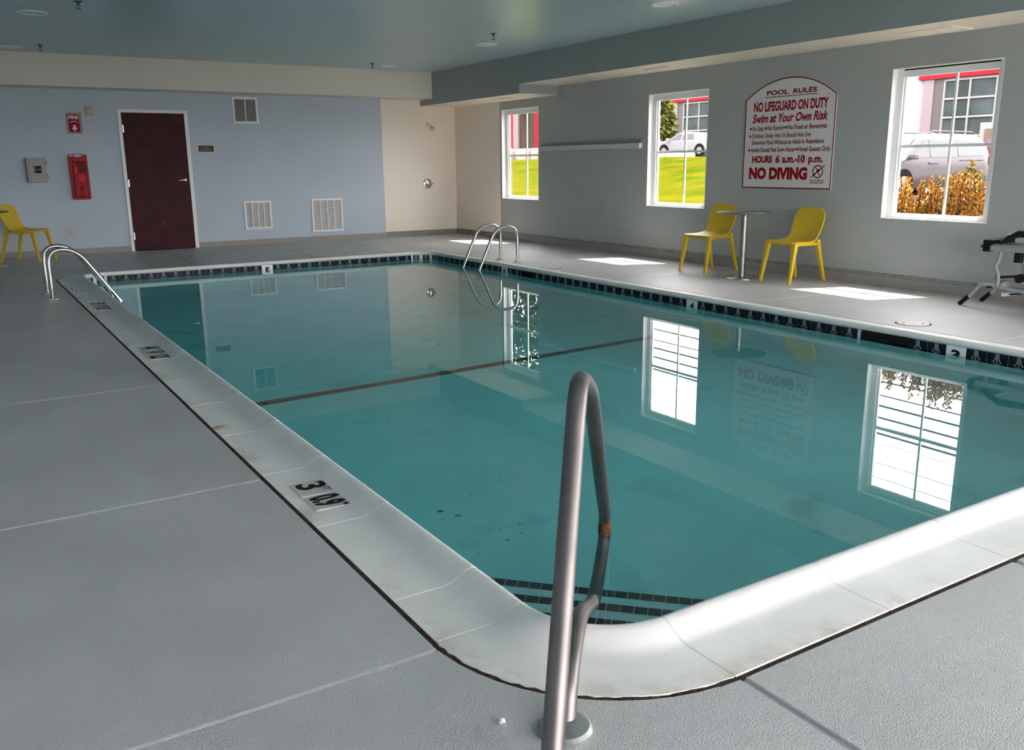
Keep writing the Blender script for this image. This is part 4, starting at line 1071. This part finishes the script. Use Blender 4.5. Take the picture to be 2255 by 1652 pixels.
terrain('parking_lot', XR+WT, 75, -40, 90, 60, 110, X['asphalt'], 0.03, lambda x, y: (x > 14 and y/x < 0.86) or (x > 23 and y/x < 1.35))
terrain('footpath', 11.2, 12.6, 6.5, 13.75, 4, 16, X['concrete'], 0.04)
struct(M().box(-60, 60, -60, YF-0.2, -0.4, -0.06).build('patio', X['concrete']))
# low stone kerb at the top of the lawn
kb = thing('stone_edging', 'rough stone edging along the top of the grass bank', 'edging', (21.5, 33, 1.4))
rk = random.Random(8)
for i in range(26):
    y = 23.0+i*0.62; 
    x = 21.3+rk.random()*0.3
    M().cbox(x, x+0.5, y, y+0.5+0.1*rk.random(), gz(x, y)-0.1, gz(x, y)+(0.12 if y < 26 else 0.35)+0.15*rk.random(), 0.05).build('kerb_stone', X['stone'], kb)

# commercial building with two shop fronts
BX = 50.0
bd = thing('commercial_building', 'white commercial building with red fascia bands and gridded shop windows', 'building', (BX, 40, 1.5))
def bz(z30): return 1.3066+(z30-1.3066)*BX/30
M().box(BX, BX+15, 18, 56.6, 0.0, bz(5.2)).build('white_wall', X['bwhite'], bd)
def front(ya, yb_, cols, rows, fz0_, fz1_, nm):
    M().box(BX-0.30, BX, ya, yb_, fz0_, fz1_).build('fascia_band', X['bred'], bd)
    z0_, z1_ = 1.6, fz0_-0.12
    M().box(BX-0.06, BX+0.0, ya+0.4, yb_-0.9, z0_, z1_).build('shop_glazing', X['shopglass'], bd)
    M().box(BX-0.20, BX, yb_-0.95, yb_-0.30, z0_, fz0_).build('pilaster', X['bpink'], bd)
    M().box(BX-0.14, BX, yb_-1.6, yb_-0.95, z0_, fz0_).build('dark_jamb', X['bdark'], bd)
    W_ = (yb_-1.6)-(ya+0.4)
    for i in range(cols+1):
        y = ya+0.4+W_*i/cols; M().box(BX-0.16, BX-0.02, y-0.045, y+0.045, z0_, z1_).build('mullion', X['mull'], bd)
    for j in range(rows+1):
        z = z1_-(z1_-z0_)*j/rows; M().box(BX-0.15, BX-0.03, ya+0.4, yb_-1.6, z-0.05, z+0.05).build('mullion', X['mull'], bd)
FA, FB = bz(4.045), bz(4.21)
front(24.0, 33.75, 5, 4, FA, FB, 0)
front(45.0, 55.6, 5, 4, bz(4.04), bz(4.17), 1)
M().box(BX-0.4, BX, 26.2, 29.6, 1.4, 3.3).build('entrance_door', X['mull'], bd)
M().box(BX-0.45, BX-0.4, 26.4, 27.6, 1.5, 2.95).build('door_glass', X['shopglass'], bd)
M().box(BX-0.45, BX-0.4, 27.8, 29.3, 1.5, 2.95).build('door_glass', X['shopinside'], bd)

# vehicles: ring-lofted bodies
def vehicle(name, label, loc, ang, paint, L, H, Wd, top, belt, whl, wheels_at, glass, cat='car', dark_rear=False):
    """local +x forward, origin on the ground under the middle"""
    t = thing(name, label, cat, loc, ang)
    def hw(z): 
        if z < 0.35: return Wd*(0.46+0.04*(z-0.18)/0.17)
        if z < belt: return Wd*0.5
        return Wd*(0.5-0.115*(z-belt)/(H-belt))
    def topz(x):
        for (xa, za), (xb, zb) in zip(top[:-1], top[1:]):
            if x <= xb: return za+(zb-za)*(x-xa)/(xb-xa)
        return top[-1][1]
    xs = sorted(set([round(x, 3) for x, _ in top] + [round(-L/2+L*i/28, 3) for i in range(29)]))
    rings = []; K = 9
    for x in xs:
        tz = topz(x); e = min(1.0, (L/2-abs(x))/0.35); e = 0.80+0.20*math.sqrt(max(0, e))
        pts = []
        for k in range(K):
            z = 0.20+(tz-0.20)*k/(K-1)
            h = hw(z)*e
            if k == K-1: h -= 0.10*Wd*0.5
            pts.append((x, h, z if k < K-1 else tz))
        ring = [(px, -py, pz) for px, py, pz in pts] + [pts[-1]] + [(px, py, pz) for px, py, pz in pts[::-1][1:]]
        rings.append(ring)
    n_ = len(rings[0]); m = M()
    m.add([p for r in rings for p in r], [[i*n_+j, i*n_+(j+1) % n_, (i+1)*n_+(j+1) % n_, (i+1)*n_+j] for i in range(len(rings)-1) for j in range(n_)], 0, True)
    m.add(rings[0], [list(range(n_))]); m.add(rings[-1], [list(range(n_))])
    m.build('body', paint, t, local=True)
    for s in (1, -1):
        for wx in wheels_at:
            M().lathe([(whl+0.07, 0), (whl+0.07, 0.012)], (wx, s*(Wd/2-0.008), whl+0.02), 28, 0, (0, s, 0)).build('wheel_arch', X['tyre'], t, local=True)
            M().lathe([(whl*0.66, 0.215), (whl*0.70, 0.235), (whl*0.94, 0.235), (whl, 0.20), (whl, 0.02), (whl*0.9, 0.0)], (wx, s*(Wd/2-0.21), whl), 28, 0, (0, s, 0)).build('tyre', X['tyre'], t, local=True)
            hb = M().lathe([(whl*0.66, 0.0), (whl*0.62, -0.02), (0.06, 0.0), (0.05, 0.01), (0, 0.012)], (wx, s*(Wd/2+0.015), whl), 24, 0, (0, s, 0))
            hb.build('hub', X['hub'], t, local=True)
        for poly in glass:
            gm_ = M(); pts = [(x, s*(hw(z)*1.0+0.006), z) for x, z in poly]
            gm_.add(pts, [list(range(len(pts)))]); gm_.build('side_window', X['carglass'], t, local=True, recalc=False)
        M().cbox(glass[0][0][0]-0.05, glass[0][0][0]+0.16, s*(Wd/2+0.02), s*(Wd/2+0.20), belt-0.02, belt+0.13, 0.03).build('mirror', paint, t, local=True) if s > 0 else M().cbox(glass[0][0][0]-0.05, glass[0][0][0]+0.16, -(Wd/2+0.20), -(Wd/2+0.02), belt-0.02, belt+0.13, 0.03).build('mirror', paint, t, local=True)
        M().box(-L/2+0.02, -L/2+0.20, s*(Wd*0.45), s*(Wd*0.498), belt-0.20, belt+0.05).build('tail_lamp', X['taillamp'], t, local=True)
        M().box(L/2-0.35, L/2-0.10, s*(Wd*0.36), s*(Wd*0.47), 0.66, 0.80).build('head_lamp', X['carglass'], t, local=True)
    return t, hw
van, hwv = vehicle('minivan', 'grey minivan parked outside the right window behind orange shrubs', (25.52, 17.29, 0.28), math.radians(176), X['vanpaint'], 5.1, 1.80, 1.98,
    [(-2.55, 1.0), (-2.50, 1.15), (-2.25, 1.62), (-1.95, 1.76), (-1.0, 1.80), (0.2, 1.79), (0.75, 1.70), (1.55, 1.17), (1.75, 1.10), (2.30, 0.96), (2.48, 0.80), (2.55, 0.62)], 1.06, 0.34, (1.56, -1.47),
    [[(1.28, 1.10), (0.55, 1.10), (0.52, 1.60), (0.62, 1.62)], [(0.45, 1.10), (-0.72, 1.10), (-0.72, 1.60), (0.42, 1.62)], [(-0.84, 1.12), (-2.05, 1.14), (-2.02, 1.55), (-0.84, 1.60)]], 'minivan')
for s in (1, -1):
    M().tube(fillet([(-1.9, s*0.66, 1.76), (-1.8, s*0.66, 1.85), (0.1, s*0.66, 1.86), (0.25, s*0.66, 1.79)], 0.1), 0.02, 8).build('roof_rail', X['vanpaint'], van, local=True)
    for hx in (0.42, 0.22): M().cbox(hx-0.10, hx+0.10, s*0.985, s*1.03, 0.90, 0.945, 0.008).build('door_handle', X['carglass'], van, local=True)
    M().box(-2.0, -0.85, s*0.985, s*1.0, 0.985, 1.0).build('slide_track', X['tyre'], van, local=True)
M().add([(1.50, -0.78, 1.20), (1.50, 0.78, 1.20), (0.80, 0.70, 1.70), (0.80, -0.70, 1.70)], [(0, 1, 2, 3)]).build('windscreen', X['carglass'], van, local=True, recalc=False)
wc, _ = vehicle('white_car', 'white car seen through the middle window beyond the grass', (41.5, 44.2, gz(41.5, 44.2)+0.05), math.radians(100), X['carwhite'], 4.7, 1.50, 1.85,
    [(-2.35, 0.9), (-2.28, 1.02), (-1.75, 1.10), (-1.0, 1.44), (-0.2, 1.50), (0.4, 1.45), (1.15, 1.02), (2.1, 0.86), (2.30, 0.72), (2.35, 0.55)], 0.98, 0.33, (1.42, -1.40),
    [[(1.0, 1.0), (0.1, 1.0), (0.05, 1.38), (0.38, 1.38)], [(0.0, 1.0), (-0.95, 1.0), (-0.85, 1.36), (-0.05, 1.39)]])
rc, _ = vehicle('red_car', 'dark red car parked behind the minivan at the edge of the right window', (37.5, 21.2, gz(37.5, 21.2)+0.03), math.radians(120), X['carred'], 4.6, 1.62, 1.85,
    [(-2.3, 0.9), (-2.2, 1.1), (-1.9, 1.52), (-0.2, 1.62), (0.4, 1.55), (1.05, 1.10), (2.05, 0.98), (2.25, 0.8), (2.3, 0.6)], 1.02, 0.34, (1.40, -1.38),
    [[(0.95, 1.06), (0.1, 1.06), (0.05, 1.48), (0.42, 1.48)], [(0.0, 1.06), (-1.0, 1.06), (-1.0, 1.46), (-0.05, 1.49)]])

# shrubs below the right window
def leafquad(m, p, d, size, rnd, mi):
    d = d.normalized(); s = d.cross(Vector((rnd.uniform(-1, 1), rnd.uniform(-1, 1), rnd.uniform(-1, 1)))).normalized()
    a = p; b_ = p+d*size*0.5+s*size*0.24; c_ = p+d*size; e_ = p+d*size*0.5-s*size*0.24
    m.add([a, b_, c_, e_], [(0, 1, 2, 3)], mi)
def shrub(label, cx, cy_, wx, wy, hmax, nst, seed, mats_, grp='shrubs outside the window'):
    r = random.Random(seed); z0_ = gz(cx, cy_)
    t = thing('leafy_shrub', label, 'shrub', (cx, cy_, z0_), 0, grp)
    lf = M(); st = M()
    for i in range(nst):
        bx_ = cx+wx*(r.random()-0.5); by_ = cy_+wy*(r.random()-0.5); h_ = hmax*(0.40+0.60*r.random()**2.6)
        lean = Vector((r.uniform(-0.15, 0.22), r.uniform(-0.16, 0.16), 1))
        pts = [Vector((bx_, by_, z0_-0.05)) + lean*h_*k/8 + Vector((0, r.uniform(-0.01, 0.01), 0)) for k in range(9)]
        st.tube(pts, [0.006]*8+[0.002], 4)
        nl = int(h_/0.014)
        for k in range(nl):
            u_ = 0.1+0.9*k/nl; p = pts[0].lerp(pts[-1], u_)
            an = k*2.4+r.random()
            d_ = Vector((math.cos(an), math.sin(an), 0.55+0.5*r.random()))
            leafquad(lf, p, d_, 0.034+0.034*r.random(), r, 0 if r.random() < 0.8 else 1)
            if r.random() < 0.5: leafquad(lf, p, Vector((-d_.x, -d_.y, d_.z)), 0.034+0.02*r.random(), r, 0)
    st.build('stems', X['bark'], t)
    o = lf.build('foliage', mats_, t, recalc=False); o['kind'] = 'stuff'
shrub('orange leaved shrub outside the right window, left of the centre bar', 8.98, 6.06, 0.42, 0.60, 0.74, 150, 11, [X['leafo'], X['leafy']])
shrub('orange leaved shrub outside the right window, right of the centre bar', 8.98, 5.40, 0.42, 0.62, 0.80, 165, 12, [X['leafo'], X['leafy']])
shrub('taller yellow shrub at the right edge of the right window', 9.75, 5.62, 0.4, 0.45, 0.92, 34, 13, [X['leafy'], X['leafo']])
# one long shoot standing above the rest
shrub('single tall orange shoot rising across the minivan', 8.85, 5.70, 0.04, 0.03, 0.97, 2, 21, [X['leafo'], X['leafy']])

def tree(label, x, y, zc, rx, rz, n_, seed, mats_, size, trunk=True, cone=False):
    r = random.Random(seed); z0_ = gz(x, y)
    t = thing('garden_tree', label, 'tree', (x, y, z0_), 0, 'trees across the lawn')
    st = M(); st.tube([(x, y, z0_-0.2), (x+0.1, y, (z0_+zc)/2), (x, y, zc+rz*0.5)], [0.25, 0.18, 0.06], 8)
    for k in range(7):
        a = k*2.4; b0 = Vector((x, y, zc-rz*0.5+k*rz*0.14))
        st.tube([b0, b0+Vector((math.cos(a)*rx*0.6, math.sin(a)*rx*0.6, rz*0.22))], [0.07, 0.02], 5)
    st.build('trunk', X['bark'], t)
    lf = M()
    for k in range(n_):
        while True:
            p = Vector((r.uniform(-1, 1), r.uniform(-1, 1), r.uniform(-1, 1)))
            if 0.15 < p.length < 1: break
        if cone: p.x *= (1-p.z)*0.6; p.y *= (1-p.z)*0.6
        q = Vector((x+p.x*rx, y+p.y*rx, zc+p.z*rz))
        leafquad(lf, q, Vector((p.x, p.y, p.z*0.4+r.uniform(-0.5, 0.3))), size*(0.6+0.8*r.random()), r, 0 if r.random() < 0.75 else 1)
    o = lf.build('crown', mats_, t, recalc=False); o['kind'] = 'stuff'
tree('tall dark green tree across the lawn beyond the far window', 25.0, 38.5, 8.6, 4.0, 4.4, 14000, 31, [X['leafg'], X['leafl']], 0.36)
tree('slim yellow green tree at the left end of the white building', 43.0, 49.6, 5.2, 1.9, 3.9, 3500, 33, [X['leafl'], X['leafg']], 0.40, cone=True)
# red and grey shed beyond the grass bank
sd = thing('red_shed', 'red shed with a grey corner post and dark doorway beyond the far lawn', 'shed', (31, 47, 1.7))
shx = 31.0
def q_(px): return px
M().box(shx, shx+4, 45.0, 51.0, 1.2, 6.0).build('dark_wall', X['bark'], sd)
M().box(shx-0.12, shx, 45.3, 46.55, 1.2, 5.1).build('red_panel', X['bred'], sd)
M().box(shx-0.18, shx-0.12, 45.85, 45.93, 1.2, 5.1).build('panel_seam', X['bpink'], sd)
M().box(shx-0.12, shx, 48.35, 48.95, 1.2, 5.0).build('grey_post', X['bpink'], sd)
M().box(shx-0.12, shx, 48.95, 49.6, 1.2, 5.1).build('red_panel', X['bred'], sd)

# overhead lines on two poles
for x, y, l in ((20.0, -22.0, 'wooden utility pole beyond the right end of the building'), (20.0, 78.0, 'wooden utility pole beyond the far end of the lawn')):
    t = thing('utility_pole', l, 'pole', (x, y, gz(x, y)))
    M().tube([(x, y, gz(x, y)-0.5), (x, y, 9.5)], [0.16, 0.11], 10).build('pole', X['bark'], t)
    M().box(x-0.9, x+0.9, y-0.06, y+0.06, 6.9, 7.05).build('cross_arm', X['bark'], t)
heights = [(4.35, .035), (4.72, .03), (5.0, .045), (5.32, .045), (5.55, .012), (5.75, .05), (6.0, .012), (6.55, .014), (6.95, .014)]
ords = ['lowest', 'second lowest', 'third lowest', 'fourth lowest', 'thin fifth lowest', 'thick sixth', 'thin third highest', 'second highest', 'topmost']
for (z, r), od in zip(heights, ords):
    pts = [(20.0, -22+i*5.0, z+0.00022*((-22+i*5.0)-28)**2-0.25) for i in range(21)]
    tag(M().tube(pts, r*0.62, 5).build('overhead_cable', X['wire']), 'overhead cable mirrored in the pool, %s of the nine lines' % od, 'cable', 'overhead cables')
